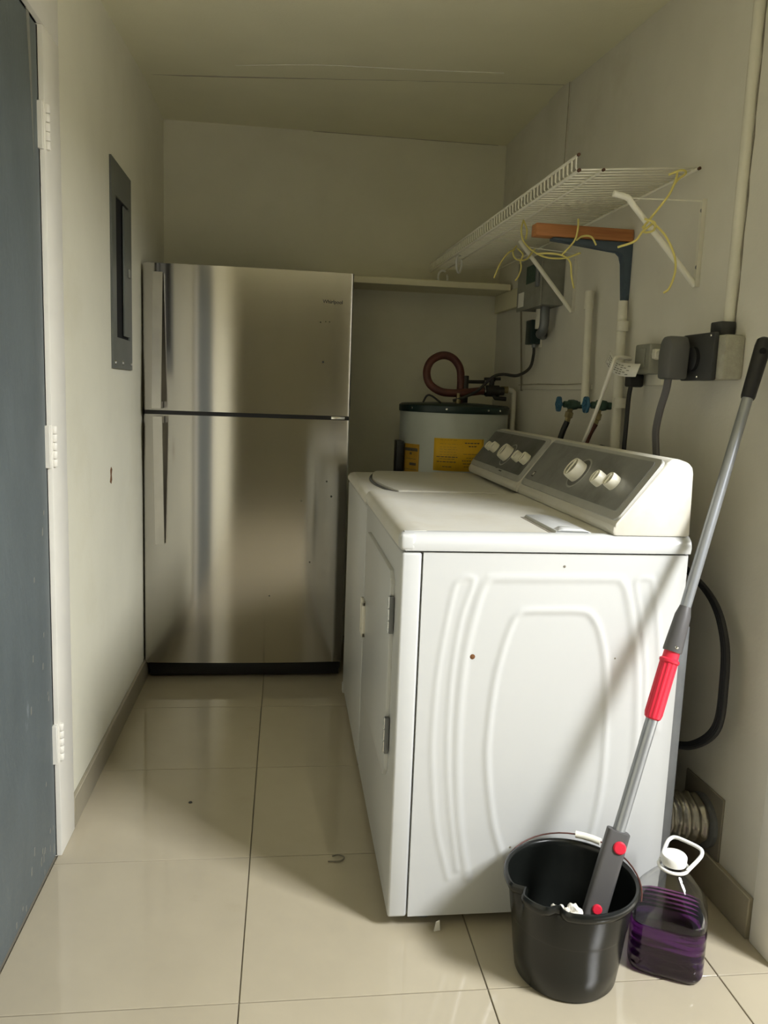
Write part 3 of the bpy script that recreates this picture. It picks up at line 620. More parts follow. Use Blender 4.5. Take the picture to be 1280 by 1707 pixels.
# ------------------------------------------------------------------ disconnect box and small switch on the right wall
def wbox(name, y0, y1, z0, z1, d0, d1, m, parent, bev=0.003):
    """box on the right wall between heights and depths off the wall"""
    b = new(); ym = (y0 + y1) / 2; box(b, (-d1, y0 - ym, z0 - 1.0), (-d0, y1 - ym, z1 - 1.0), bev, 2)
    b.transform(wallm(ym, 1.0)); return obj(name, b, m, parent)
ds = thing('disconnect_box', 'grey metal electrical switch box below the far shelf bracket', 'switch box', WP(3.06, 1.51))
wbox('box_body', 2.955, 3.225, 1.535, 1.715, 0.0, 0.085, 'boxgrey', ds)
wbox('box_cover', 2.950, 3.230, 1.530, 1.720, 0.085, 0.092, 'boxgrey', ds)
wbox('box_lever', 2.965, 2.985, 1.60, 1.68, 0.092, 0.105, 'galv', ds)
wbox('window_plate', 3.02, 3.12, 1.625, 1.69, 0.092, 0.0935, 'verdigris', ds, 0)
wbox('paper_label', 3.14, 3.205, 1.545, 1.60, 0.092, 0.0935, 'tag', ds, 0)
b = new(); tube(b, smoothpath([WP(3.02, 1.535, 0.045), WP(3.02, 1.47, 0.045), WP(3.035, 1.445, 0.045), WP(3.07, 1.437, 0.04), WP(3.12, 1.437, 0.01)], 6), 0.018, 12); obj('conduit_elbow', b, 'galv', ds)
b = new(); tube(b, [WP(3.115, 1.46, 0.025), WP(3.115, 1.535, 0.025)], 0.022, 12); obj('conduit_nipple', b, 'pvc', ds)
sw = thing('timer_switch', 'small dark green switch box feeding the heater cable', 'switch', WP(3.19, 1.40))
wbox('box_body', 3.165, 3.235, 1.405, 1.500, 0.0, 0.045, 'tankcap', sw)
wbox('wall_plate', 3.150, 3.245, 1.392, 1.515, 0.0, 0.006, 'pvc', sw)
b = new(); tube(b, [(0.985, 3.18, 1.392), (0.985, 3.18, 1.412)], 0.010, 10); obj('cable_gland', b, 'galv', sw)
tag(obj('thin_conduit', tube(new(), [WP(3.37, 1.645, 0.026), WP(3.37, 1.63, 0.03), WP(3.36, 1.22, 0.006)], 0.004, 8), 'graystrip'), 'thin grimy conduit hanging down the wall from the shelf cleat', 'conduit')

# ------------------------------------------------------------------ wire shelf
ws = thing('wire_shelf', 'white wire shelf fixed high on the right wall', 'shelf', WP(2.9, 1.77))
SY0, SY1, SDX = 2.03, 3.79, 0.315
def sp_(y, u, dz=0.0):
    """u 0 at the wall rail, 1 at the front rail"""
    return Vector((rx(y) - 0.016 - SDX * u, y, 1.786 - 0.026 * u + dz))
bmw = new()
a0 = sp_(0, 0) ; base = sp_(0, 0)
pts = [sp_(0, 0) - base, sp_(0, 1) - base, sp_(0, 1, 0.004) - base + Vector((-0.003, 0, 0)), sp_(0, 1, 0.032) - base + Vector((-0.004, 0, 0))]
tube(bmw, pts, 0.0024, 6)
wme = bpy.data.meshes.new('wire'); bmw.to_mesh(wme); bmw.free(); wme.materials.append(M['wire'])
for p in wme.polygons: p.use_smooth = True
NW = 62
for k in range(NW):
    y = SY0 + 0.012 + (SY1 - SY0 - 0.024) * k / (NW - 1)
    o = bpy.data.objects.new('wire', wme); o.location = sp_(y, 0); link(o, ws)
for (u, dz, r) in ((0, -0.005, 0.0036), (0.80, -0.005, 0.0034), (1.0, -0.005, 0.0040), (1.012, 0.032, 0.0036)):
    b = new(); tube(b, [sp_(SY0, u, dz), sp_(SY1, u, dz)], r, 8); rl = obj('rail', b, 'wire', ws)
    b = new(); tube(b, [sp_(SY0 - 0.006, u, dz), sp_(SY0 + 0.001, u, dz)], r * 1.15, 8); obj('rail_end', b, 'rust', rl)
# plastic rings hung on the front rail
def ring(cx, cy, cz, r, tilt, label):
    pts = [(cx + r * 0.8 * math.cos(t) * math.cos(tilt), cy + r * math.cos(t) * math.sin(tilt) * 1.0, cz + r * math.sin(t)) for t in [0.35 * PI + 1.9 * PI * k / 26 for k in range(26)]]
    tag(obj('shower_ring', tube(new(), pts, 0.0045, 8), 'cap'), label, 'ring', 'rings on the wire shelf')
ring(0.688, 3.64, 1.708, 0.032, 0.4, 'round white ring hanging at the far tip of the wire shelf')
ring(0.700, 3.36, 1.730, 0.037, 0.95, 'narrow white ring second from the far tip of the wire shelf')
# shelf brackets
def bracket(y, zt, zb, top, elbow, label):
    br = thing('shelf_bracket', label, 'bracket', WP(y, zb), 'diagonal wire shelf brackets')
    b = new(); box(b, (-0.003, -0.014, zb - 1), (0.0, 0.014, zt - 1), 0.0008, 1); box(b, (-0.012, -0.014, zb - 1), (0, -0.012, zt - 1)); b.transform(wallm(y, 1.0)); w1 = obj('wall_strip', b, 'pvc', br)
    for z in (zt - 0.025, zb + 0.05):
        b = new(); lathe(b, [(0.006, 0), (0.004, 0.003), (0.001, 0.0035)], 10, frame_to(WP(y + 0.002, z, 0.003), (-1, 0, 0))); obj('screw', b, 'galv', w1)
    foot = WP(y - 0.002, zb + 0.004, 0.006)
    b = new(); tube(b, smoothpath([foot, foot.lerp(Vector(elbow), 0.5), foot.lerp(Vector(elbow), 0.92), Vector(elbow), Vector(top)], 5), 0.0078, 10); obj('diagonal_brace', b, 'wire', br)
    b = new(); tube(b, [Vector(elbow), WP(y, zt - 0.003, 0.004)], 0.0018, 6); obj('tie_rod', b, 'wire', br)
    return br
bracket(2.018, 1.703, 1.488, (0.800, 2.005, 1.700), (0.838, 2.005, 1.692), 'nearest white diagonal bracket under the wire shelf with yellow twine')
bracket(2.852, 1.708, 1.499, (0.815, 2.88, 1.742), (0.832, 2.88, 1.722), 'far white diagonal bracket in front of the grey switch box')
# blue angle bracket with the wooden block
bb = thing('angle_bracket', 'slate blue steel angle bracket under the wood block', 'bracket', WP(2.42, 1.49))
b = new()
L1 = [(0.0, 1.495), (-0.016, 1.495), (-0.018, 1.53), (-0.025, 1.605), (-0.029, 1.628), (-0.042, 1.639), (-0.18, 1.651), (-0.255, 1.658), (-0.255, 1.666), (0.0, 1.666)]
prism(b, L1, 'y', -0.016, 0.016, 0.003, 2); b.transform(Matrix.Translation(WP(2.42, 0)) @ Matrix.Rotation(WROT, 4, 'Z')); obj('bracket_arm', b, 'bluebr', bb, 30)
b = new(); box(b, (-0.006, -0.014, 1.455), (-0.0005, 0.014, 1.50), 0.001, 1); b.transform(Matrix.Translation(WP(2.42, 0)) @ Matrix.Rotation(WROT, 4, 'Z')); obj('bracket_tip', b, 'galv', bb)
b = new(); box(b, (-0.310, -0.022, 1.667), (-0.004, 0.022, 1.702), 0.002, 2); b.transform(Matrix.Translation(WP(2.42, 0)) @ Matrix.Rotation(WROT, 4, 'Z'))
tag(obj('wood_block', b, 'wood'), 'reddish brown wood block between the wire shelf and blue bracket', 'wood block')

# twine
def twine(strands, label):
    t = thing('twine', label, 'string', strands[0][0], 'yellow twine ties')
    for s in strands:
        b = new(); tube(b, smoothpath(s, 6), 0.0028, 7); obj('strand', b, 'string', t)
    return t
# tied round the near bracket: drape coordinates lie around the brace
twine([[(0.955, 1.99, 1.760), (0.945, 1.975, 1.735), (0.93, 1.97, 1.70), (0.905, 1.968, 1.665), (0.887, 1.985, 1.635), (0.880, 2.0, 1.622)],
       [(0.930, 1.985, 1.748), (0.955, 1.97, 1.757), (0.975, 1.985, 1.755), (0.962, 2.0, 1.742), (0.945, 1.99, 1.72)],
       [(0.895, 1.98, 1.628), (0.870, 1.975, 1.607), (0.845, 1.96, 1.580), (0.800, 1.95, 1.562)],
       [(0.893, 1.975, 1.632), (0.925, 1.965, 1.600), (0.950, 1.96, 1.555), (0.957, 1.96, 1.515), (0.948, 1.965, 1.475), (0.935, 1.968, 1.462)],
       [(0.878, 1.985, 1.64), (0.895, 1.965, 1.628), (0.905, 1.99, 1.615), (0.885, 2.0, 1.612), (0.878, 1.98, 1.625)]],
      'yellow twine knotted round the nearest bracket brace')
twine([[(0.745, 2.60, 1.752), (0.735, 2.585, 1.72), (0.742, 2.58, 1.685), (0.770, 2.57, 1.655), (0.80, 2.52, 1.628), (0.84, 2.46, 1.618), (0.868, 2.40, 1.625)],
       [(0.745, 2.60, 1.752), (0.755, 2.59, 1.72), (0.750, 2.58, 1.69)],
       [(0.845, 2.372, 1.716), (0.845, 2.37, 1.69), (0.840, 2.37, 1.66), (0.828, 2.38, 1.638), (0.812, 2.40, 1.617)],
       [(0.842, 2.37, 1.655), (0.862, 2.37, 1.668), (0.888, 2.37, 1.667), (0.905, 2.372, 1.645)],
       [(0.745, 2.44, 1.622), (0.775, 2.42, 1.622), (0.812, 2.40, 1.615), (0.835, 2.39, 1.595), (0.842, 2.39, 1.555), (0.852, 2.39, 1.52)]],
      'yellow twine tying the wire shelf to the wood block')
twine([[(0.800, 2.86, 1.72), (0.785, 2.85, 1.70), (0.790, 2.84, 1.675), (0.810, 2.84, 1.668), (0.835, 2.85, 1.675), (0.85, 2.86, 1.69), (0.87, 2.87, 1.715)],
       [(0.790, 2.85, 1.705), (0.765, 2.84, 1.69), (0.740, 2.84, 1.655), (0.722, 2.85, 1.605)],
       [(0.810, 2.845, 1.672), (0.815, 2.84, 1.645), (0.808, 2.84, 1.615), (0.797, 2.84, 1.598)],
       [(0.803, 2.86, 1.712), (0.820, 2.845, 1.69), (0.812, 2.84, 1.668)]],
      'yellow twine knotted at the top of the far bracket brace')

# ------------------------------------------------------------------ conduits and pipes on the right wall
def conduit(name, pts, r, label, collars=(), m='pvc', cat='pipe'):
    t = thing(name, label, cat, pts[-1]); b = new(); tube(b, pts, r, 14); obj('pipe_run', b, m, t)
    for (p, dirv, l, rr) in collars:
        b = new(); lathe(b, [(rr * 0.94, 0), (rr, 0.003), (rr, l - 0.003), (rr * 0.94, l)], 16, frame_to(p, dirv)); obj('pipe_collar', b, m, t)
    return t
conduit('water_riser', [WP(2.645, 1.545, 0.028), WP(2.62, 1.175, 0.028)], 0.0135, 'cream painted riser pipe ending in a cap above the taps', [(WP(2.645, 1.49, 0.028), (0, 0, 1), 0.06, 0.0165)])
conduit('drain_pipe', [WP(2.385, 1.49, 0.028), WP(2.345, 0.65, 0.028)], 0.0150, 'cream painted vertical pipe under the blue bracket', [(WP(2.374, 1.40, 0.028), (0.0, 0, 1), 0.03, 0.018), (WP(2.352, 1.17, 0.028), (0, 0, 1), 0.03, 0.018)])
oc = conduit('outlet_conduit', [WP(1.842, 2.40, 0.006), WP(1.842, 1.37, 0.006)], 0.0145, 'cream painted conduit dropping from the ceiling to the dark outlet', cat='conduit')
b = new(); pts = [WP(1.8255 + 0.0015 * math.sin(k * 1.7), 2.40 - 1.03 * k / 24, 0.0012) for k in range(25)]
tube(b, pts, [0.0016 + 0.0009 * math.sin(k * 2.3) for k in range(25)], 6); obj('open_joint', b, 'graystrip', oc)
conduit('link_conduit', [WP(2.20, 1.322, 0.024), WP(1.94, 1.320, 0.024)], 0.0120, 'short cream horizontal conduit between the two outlets', [(WP(2.145, 1.322, 0.024), (0, 1, 0), 0.03, 0.015)], cat='conduit')
# dryer outlet
do = thing('dryer_outlet', 'dark square dryer outlet on a rough grey box', 'outlet', WP(1.86, 1.25))
wbox('mortar_box', 1.775, 1.935, 1.248, 1.352, 0.0, 0.052, 'concrete', do, 0.008)
wbox('cover_plate', 1.800, 1.942, 1.246, 1.358, 0.052, 0.066, 'plate', do, 0.004)
wbox('conduit_clamp', 1.818, 1.866, 1.354, 1.385, 0.002, 0.040, 'plate', do, 0.003)
for (y, z) in ((1.812, 1.35), (1.86, 1.255), (1.93, 1.255)):
    b = new(); lathe(b, [(0.003, 0), (0.002, 0.002), (0.0005, 0.002)], 8, frame_to(WP(y, z, 0.066), (-1, 0, 0))); obj('screw', b, 'chrome', do)
b = new(); lathe(b, [(0.030, 0), (0.030, 0.010), (0.026, 0.013)], 28, frame_to(WP(1.882, 1.298, 0.064), (-1, 0, 0))); obj('socket_ring', b, 'black', do)
pc = thing('dryer_power_cord', 'grey ribbed dryer cord with angled plug hanging from the dark outlet', 'power cord', WP(1.94, 1.05, 0.09))
b = new(); ym = 1.912
pol = [(-0.030, -0.052), (0.030, -0.052), (0.034, 0.010), (0.026, 0.040), (0.012, 0.052), (-0.020, 0.052), (-0.034, 0.030)]
prism(b, pol, 'x', -0.128, -0.078, 0.007, 2); b.transform(wallm(ym, 1.300)); obj('plug_body', b, 'plug', pc, 40)
b = new()
cp = [WP(1.925, 1.252, 0.103), WP(1.932, 1.22, 0.103), WP(1.960, 1.17, 0.10), WP(1.982, 1.12, 0.095), WP(1.985, 1.08, 0.09), WP(1.990, 1.03, 0.08), WP(1.98, 0.95, 0.07), WP(1.93, 0.80, 0.05)]
for dy in (-0.0085, 0.0, 0.0085): tube(b, [p + Vector((0, dy, 0)) for p in smoothpath(cp, 8)], 0.0058, 8)
obj('flat_cord', b, 'cord_grey', pc)
b = new()
cp = [WP(1.93, 0.80, 0.05), WP(1.75, 0.74, 0.045), WP(1.665, 0.66, 0.050), WP(1.64, 0.55, 0.055), WP(1.645, 0.45, 0.06), WP(1.70, 0.385, 0.08), WP(1.76, 0.365, 0.115), WP(1.80, 0.36, 0.138)]
for dy in (-0.008, 0.0, 0.008): tube(b, [p + Vector((0.0, dy, 0.002)) for p in smoothpath(cp, 8)], 0.0066, 8)
obj('cord_loop', b, 'rubber', pc)
# washer outlet
wo = thing('washer_outlet', 'grey metal outlet box with a paper flap beside the vertical pipe', 'outlet', WP(2.20, 1.25))
wbox('box_body', 2.155, 2.245, 1.268, 1.352, 0.0, 0.045, 'boxgrey', wo, 0.006)
wbox('backing_plate', 2.140, 2.260, 1.238, 1.290, 0.0, 0.012, 'pvc', wo, 0.003)
wbox('conduit_nut', 2.135, 2.155, 1.310, 1.336, 0.010, 0.038, 'pvc', wo, 0.002)
wbox('socket_face', 2.175, 2.228, 1.285, 1.340, 0.045, 0.049, 'boxgrey', wo, 0.002)
pk = thing('black_power_cord', 'thin black power cord hanging below the grey outlet box', 'power cord', WP(2.25, 1.05, 0.06))
wbox('plug_body', 2.222, 2.262, 1.232, 1.270, 0.02, 0.062, 'black', pk, 0.006)
b = new(); tube(b, smoothpath([WP(2.250, 1.240, 0.045), WP(2.252, 1.20, 0.048), WP(2.250, 1.12, 0.05), WP(2.252, 1.04, 0.05), WP(2.25, 0.90, 0.05)], 6), 0.0068, 8); obj('cord', b, 'rubber', pk)
wc = thing('white_power_cord', 'white cord with a curled paper tag rising behind the washer console', 'power cord', WP(2.5, 1.02, 0.07))
b = new(); tube(b, smoothpath([WP(2.245, 1.312, 0.055), WP(2.205, 1.312, 0.115), WP(2.188, 1.284, 0.135), WP(2.225, 1.229, 0.135), WP(2.267, 1.165, 0.135), WP(2.321, 1.103, 0.132), WP(2.367, 1.053, 0.130), WP(2.40, 0.98, 0.125), WP(2.40, 0.90, 0.13)], 6), 0.0058, 8); obj('cord', b, 'cord_white', wc)
b = new(); n = 12; A = []; Bq = []
for k in range(n + 1):
    u = k / n; y = 2.345 - 0.205 * u; z = 1.322 - 0.046 * u - 0.014 * math.sin(PI * u); of = 0.080 + 0.014 * math.sin(PI * u)
    A.append(b.verts.new(WP(y, z + 0.018, of - 0.006))); Bq.append(b.verts.new(WP(y, z - 0.018, of + 0.006)))
for k in range(n): b.faces.new((A[k], A[k+1], Bq[k+1], Bq[k]))
tg = obj('paper_tag', b, 'tag', wc); tg.modifiers.new('paper', 'SOLIDIFY').thickness = 0.0008
b = new()
for r_ in range(5):
    for k in range(1, n - 2):
        if random.random() < 0.2: continue
        P0, P1 = A[0], None
        u = (k + 0.1) / n; u2 = (k + 0.85) / n; v = 0.17 + r_ * 0.16
        def tp(u, v):
            y = 2.345 - 0.205 * u; z = 1.322 - 0.046 * u - 0.014 * math.sin(PI * u); of = 0.080 + 0.014 * math.sin(PI * u)
            return WP(y, z + 0.018 - 0.036 * v, of - 0.006 + 0.012 * v + 0.0016)
        q = [b.verts.new(tp(u, v)), b.verts.new(tp(u2, v)), b.verts.new(tp(u2, v + 0.07)), b.verts.new(tp(u, v + 0.07))]; b.faces.new(q)
obj('tag_print', b, 'boxgrey', tg)
# taps
def tap(y, z, hose_pts, hose_mat, label):
    """valve standing out of the wall, wheel at its outer end"""
    t = thing('hose_tap', label, 'tap', WP(y, z - 0.05, 0.05), 'blue wheel washing machine taps')
    b = new(); lathe(b, [(0.008, 0.004), (0.009, 0.030), (0.0115, 0.032), (0.0115, 0.044), (0.015, 0.048), (0.0175, 0.062), (0.016, 0.078), (0.011, 0.082), (0.011, 0.094), (0.006, 0.098)], 18, frame_to(WP(y, z, 0.0), (-1, 0, 0.02))); obj('valve_body', b, 'verdigris', t)
    b = new(); ctr = WP(y, z + 0.002, 0.112); pts = []
    for k in range(36):
        a = 2 * PI * k / 36; r = 0.021 * (1 + 0.10 * math.cos(6 * a)); pts.append(ctr + Vector((0, r * math.cos(a), r * math.sin(a))))
    tube(b, pts, 0.0052, 8, closed=True)
    for k in range(3): tube(b, [ctr + Vector((0, 0.02 * math.cos(PI*k/3), 0.02 * math.sin(PI*k/3))), ctr - Vector((0, 0.02 * math.cos(PI*k/3), 0.02 * math.sin(PI*k/3)))], 0.004, 6)
    tube(b, [WP(y, z, 0.094), ctr + Vector((-0.006, 0, 0))], 0.004, 8); obj('hand_wheel', b, 'bluewheel', t)
    s = WP(y, z - 0.012, 0.070); e = s + Vector((-0.008, 0, -0.042)); b = new(); lathe(b, [(0.010, 0), (0.010, 0.010), (0.0145, 0.012), (0.0145, 0.030), (0.0105, 0.032), (0.0095, 0.044)], 6, frame_to(s, e - s)); obj('coupling', b, 'brass', t)
    b = new(); tube(b, smoothpath([e + Vector((0, 0, -0.001))] + [Vector(p) for p in hose_pts], 6), 0.0100, 10); obj('hose', b, hose_mat, t)
    return t
tap(2.635, 1.172, [WP(2.640, 1.08, 0.090), WP(2.645, 1.03, 0.098), WP(2.65, 0.90, 0.10)], 'rubber', 'far blue wheel tap with a black hose behind the washer')
tap(2.405, 1.174, [WP(2.41, 1.08, 0.095), WP(2.415, 1.03, 0.105), WP(2.42, 0.90, 0.11)], 'copper', 'blue wheel tap nearer the outlets, with a rusty hose')
b = new(); tube(b, smoothpath([WP(2.375, 0.80, 0.075), WP(2.375, 0.95, 0.085), WP(2.360, 1.025, 0.085), WP(2.33, 1.042, 0.085), WP(2.30, 1.020, 0.085), WP(2.295, 0.95, 0.085), WP(2.295, 0.80, 0.08)], 8), 0.0165, 12)
tag(obj('drain_hose', b, 'rubber'), 'black drain hose arching behind the control consoles', 'hose')

# ------------------------------------------------------------------ vent duct
vd = thing('dryer_vent', 'crumpled foil dryer vent duct entering the wall near the floor', 'vent duct', WP(1.76, 0.10, 0.05))
b = new(); yc, zc = 1.745, 0.170
n, rings = 40, 30; prev = None
for i in range(rings + 1):
    u = i / rings; P = WP(yc, zc, 0.004).lerp(Vector((0.906, yc + 0.02, zc + 0.02)), u); cur = []
    for k in range(n):
        a = 2 * PI * k / n
        r = 0.056 + 0.0045 * math.cos(u * 2 * PI * 7) + 0.006 * noise.noise(Vector((u * 7, math.cos(a) * 2.2, math.sin(a) * 2.2)))
        cur.append(b.verts.new(P + Vector((0, r * math.cos(a), r * math.sin(a)))))
    if prev:
        for k in range(n): b.faces.new((prev[k], prev[(k+1) % n], cur[(k+1) % n], cur[k]))
    prev = cur
obj('foil_duct', b, 'foil', vd, 80)
b = new(); box(b, (-0.006, -0.085, -0.10), (0.0, 0.085, 0.085), 0.002, 1); b.transform(wallm(1.755, 0.175)); obj('wall_plate', b, 'graystrip', vd)
b = new(); lathe(b, [(0.066, 0), (0.066, 0.010), (0.060, 0.012)], 36, frame_to(WP(yc, zc, 0.004), (-1, 0, 0))); obj('collar', b, 'galv', vd)

# ------------------------------------------------------------------ breaker panel on the left wall
PY0, PY1, PZ0, PZ1 = 2.675, 2.995, 1.236, 1.882
bp = thing('breaker_panel', 'grey metal breaker panel set in the left wall beside the refrigerator', 'breaker panel', (XL, (PY0 + PY1) / 2, PZ0))
b = new(); x0, x1 = XL + 0.0005, XL + 0.007
box(b, (x0, PY0, PZ0), (x1, PY0 + 0.062, PZ1)); box(b, (x0, PY1 - 0.045, PZ0), (x1, PY1, PZ1)); box(b, (x0, PY0 + 0.062, PZ0), (x1, PY1 - 0.045, PZ0 + 0.10)); box(b, (x0, PY0 + 0.062, PZ1 - 0.105), (x1, PY1 - 0.045, PZ1))
fp = obj('cover_frame', b, 'panelgrey', bp, 0)
obj('inner_recess', box(new(), (x0, PY0 + 0.061, PZ0 + 0.099), (XL + 0.0015, PY1 - 0.044, PZ1 - 0.104)), 'void', bp, 0)
pdoor = obj('panel_door', box(new(), (XL + 0.004, PY0 + 0.172, PZ0 + 0.11), (XL + 0.010, PY1 - 0.050, PZ1 - 0.115), 0.002, 1), 'panelgrey', bp)
obj('latch', box(new(), (XL + 0.010, PY1 - 0.085, 1.545), (XL + 0.015, PY1 - 0.06, 1.575), 0.002, 1), 'boxgrey', pdoor)
for (y, z) in ((PY0 + 0.03, PZ0 + 0.018), (PY1 - 0.02, PZ0 + 0.018), (PY0 + 0.15, PZ0 + 0.02)):
    b = new(); lathe(b, [(0.008, 0), (0.006, 0.003), (0.001, 0.004)], 10, frame_to((x1, y, z), (1, 0, 0))); obj('screw', b, 'chrome', bp)
# chipped hole in the wall below the panel
b = new(); pts = [(2.632, 0.875), (2.648, 0.868), (2.660, 0.880), (2.655, 0.897), (2.664, 0.913), (2.650, 0.922), (2.638, 0.912), (2.642, 0.895)]
prism(b, pts, 'x', XL - 0.001, XL + 0.0012)
tag(obj('wall_chip', b, 'stain', None, 0), 'small rusty chip in the left wall below the breaker panel', 'chip')

# ------------------------------------------------------------------ bucket
BX, BY, RH = 0.607, 1.473, 0.212
bk = thing('bucket', 'round black plastic bucket holding the mop in front of the dryer', 'bucket', (BX, BY, 0))
NB = 96
def rmod(a):
    """spout pinches at two headings; bulge between them"""
    def g(c, s): 
        dlt = (a - c + PI) % (2 * PI) - PI; return math.exp(-(dlt / s) ** 2)
    return -0.019 * g(-2.82, 0.085) - 0.019 * g(-2.12, 0.085) + 0.004 * g(-2.47, 0.22)
def bucket_surface(b, prof, lipw):
    rings = []
    for (r, z, wgt) in prof: rings.append([b.verts.new((BX + (r + rmod(2*PI*k/NB) * wgt) * math.cos(2*PI*k/NB), BY + (r + rmod(2*PI*k/NB) * wgt) * math.sin(2*PI*k/NB), z)) for k in range(NB)])
    for A, Bq in zip(rings, rings[1:]):
        for k in range(NB): b.faces.new((A[k], A[(k+1) % NB], Bq[(k+1) % NB], Bq[k]))
    b.faces.new(rings[0][::-1]); b.faces.new(rings[-1])
b = new()
bucket_surface(b, [(0.090, 0.003, 0), (0.100, 0.0005, 0), (0.105, 0.006, 0), (0.1115, 0.055, 0), (0.1185, 0.125, 0), (0.1195, 0.128, 0), (0.1205, 0.131, 0), (0.126, RH - 0.035, 0.3), (0.1285, RH - 0.018, 0.8),
                  (0.1350, RH - 0.016, 1), (0.1385, RH - 0.008, 1), (0.1385, RH - 0.001, 1), (0.1350, RH + 0.004, 1), (0.1305, RH + 0.003, 1), (0.1275, RH - 0.002, 1), (0.1262, RH - 0.010, 1), (0.124, RH - 0.03, 0.5), (0.117, 0.13, 0), (0.1145, 0.125, 0), (0.104, 0.02, 0), (0.09, 0.008, 0)], 0)
obj('bucket_body', b, 'bucket', bk, 50)
# bail handle, tipped towards the dryer and resting on the rim
hp_ = []
for k in range(25):
    t = PI * k / 24
    ca, sa = math.cos(math.radians(-32)), math.sin(math.radians(-32)); c_, s_ = 0.1415 * math.cos(t), math.sin(t)
    hp_.append(Vector((BX + c_ * ca - sa * 0.128 * s_, BY + c_ * sa + ca * 0.128 * s_, RH - 0.014 + 0.036 * s_)))
b = new(); tube(b, hp_, 0.0017, 6); bl = obj('bail_wire', b, 'copper', bk)
b = new(); gp = [hp_[k] for k in range(10, 14)]; tube(b, gp, 0.0075, 10); obj('bail_grip', b, 'wire', bl)
# mop head yarn in the bucket
mp = thing('mop', 'mop with telescopic grey pole and red grip standing in the bucket', 'mop', (0.60, 1.40, 0.03))
MT, MB = Vector((1.018, 1.653, 1.302)), Vector((0.644, 1.425, 0.168))
ax = (MT - MB).normalized()
def mz(z): return MB + (MT - MB) * ((z - MB.z) / (MT.z - MB.z))
def mseg(name, z0, z1, prof, m, n=20, parent=mp):
    P0, P1 = mz(z0), mz(z1); Ln = (P1 - P0).length; b = new()
    lathe(b, [(r, t * Ln) for r, t in prof], n, frame_to(P0, ax)); return obj(name, b, m, parent, 40)
mseg('upper_pole', 0.74, 1.235, [(0.0115, 0), (0.0115, 1)], 'mopgrey')
hg = mseg('handle_grip', 1.205, 1.335, [(0.0135, 0), (0.0150, 0.03), (0.0165, 0.55), (0.0175, 0.85), (0.0160, 0.96), (0.010, 1.0)], 'black')
b = new(); lathe(b, [(0.007, 0), (0.007, 0.003)], 14, frame_to(mz(1.305) + Vector((-0.006, -0.0145, 0.002)), (-0.4, -1, 0.0))); obj('hanging_hole', b, 'void', hg)
mseg('clamp_sleeve', 0.676, 0.768, [(0.0195, 0), (0.0200, 0.05), (0.0165, 0.8), (0.0125, 0.97), (0.0120, 1.0)], 'mopclamp')
b = new(); lathe(b, [(0.004, 0), (0.003, 0.002), (0.0005, 0.0025)], 10, frame_to(mz(0.690) + Vector((-0.004, -0.0195, 0)), (-0.2, -1, 0))); obj('clamp_screw', b, 'chrome', mp)
P0, P1 = mz(0.540), mz(0.684); Ln = (P1 - P0).length
b = new(); NR = 72; rings = []
for r, t in ((0.013, 0.0), (0.0165, 0.02), (0.0185, 0.08), (0.0185, 0.78), (0.0205, 0.80), (0.0205, 0.83), (0.0165, 0.85), (0.0160, 1.0)):
    rings.append([((r - (0.0012 if (k // 3) % 2 and 0.05 < t < 0.79 else 0)) * math.cos(2*PI*k/NR), (r - (0.0012 if (k // 3) % 2 and 0.05 < t < 0.79 else 0)) * math.sin(2*PI*k/NR), t * Ln) for k in range(NR)])
vr = [[b.verts.new(p) for p in rg] for rg in rings]
for A, Bq in zip(vr, vr[1:]):
    for k in range(NR): b.faces.new((A[k], A[(k+1) % NR], Bq[(k+1) % NR], Bq[k]))
b.faces.new(vr[0][::-1]); b.faces.new(vr[-1]); b.transform(frame_to(P0, ax)); obj('red_grip', b, 'red', mp, 25)
mseg('lower_pole', 0.30, 0.548, [(0.0125, 0), (0.0125, 0.76), (0.0128, 0.765), (0.0128, 1)], 'mopgrey')
# flattened black socket
P0, P1 = mz(0.045), mz(0.320); Ln = (P1 - P0).length
b = new(); prism(b, rrect(0.046, 0.030, 0.008, 4), 'z', 0, Ln, 0.0025, 2); b.transform(frame_to(P0, ax, (1, -0.25, 0))); so = obj('mop_socket', b, 'mopclamp', mp, 40)
for z, r in ((0.292, 0.013), (0.172, 0.010)):
    fm = frame_to(mz(z), ax, (1, -0.25, 0)); nrm = -(fm.to_3x3() @ Vector((0, 1, 0)))
    if nrm.y > 0: nrm = -nrm
    off = 0.0 if r < 0.012 else 0.008
    b = new(); lathe(b, [(r, 0.012), (r, 0.017), (r * 0.8, 0.0195), (0.001, 0.020)], 18, frame_to(mz(z) + fm.to_3x3() @ Vector((off, 0, 0)), nrm)); obj('red_button', b, 'red', so)
def yarn(cx, cy, cz, sx, sy, sz, tw):
    b = new(); bmesh.ops.create_icosphere(b, subdivisions=4, radius=1.0)
    for v in b.verts:
        n_ = noise.noise(v.co * 2.3 + Vector((tw, 0, 0))) * 0.25 + 0.10 * math.sin(14 * (v.co.x + 0.6 * v.co.y + 0.5 * v.co.z) + tw)
        v.co = Vector((cx + v.co.x * sx * (1 + n_), cy + v.co.y * sy * (1 + n_), cz + v.co.z * sz * (1 + n_)))
    return b
for a in ((0.556, 1.408, 0.150, 0.024, 0.022, 0.038, 0.0), (0.586, 1.398, 0.150, 0.026, 0.020, 0.042, 2.0)):
    obj('yarn_lobe', yarn(*a), 'cloth', mp, 80)
obj('mop_frame', box(new(), (0.545, 1.385, 0.018), (0.655, 1.445, 0.05), 0.008), 'mopclamp', mp)

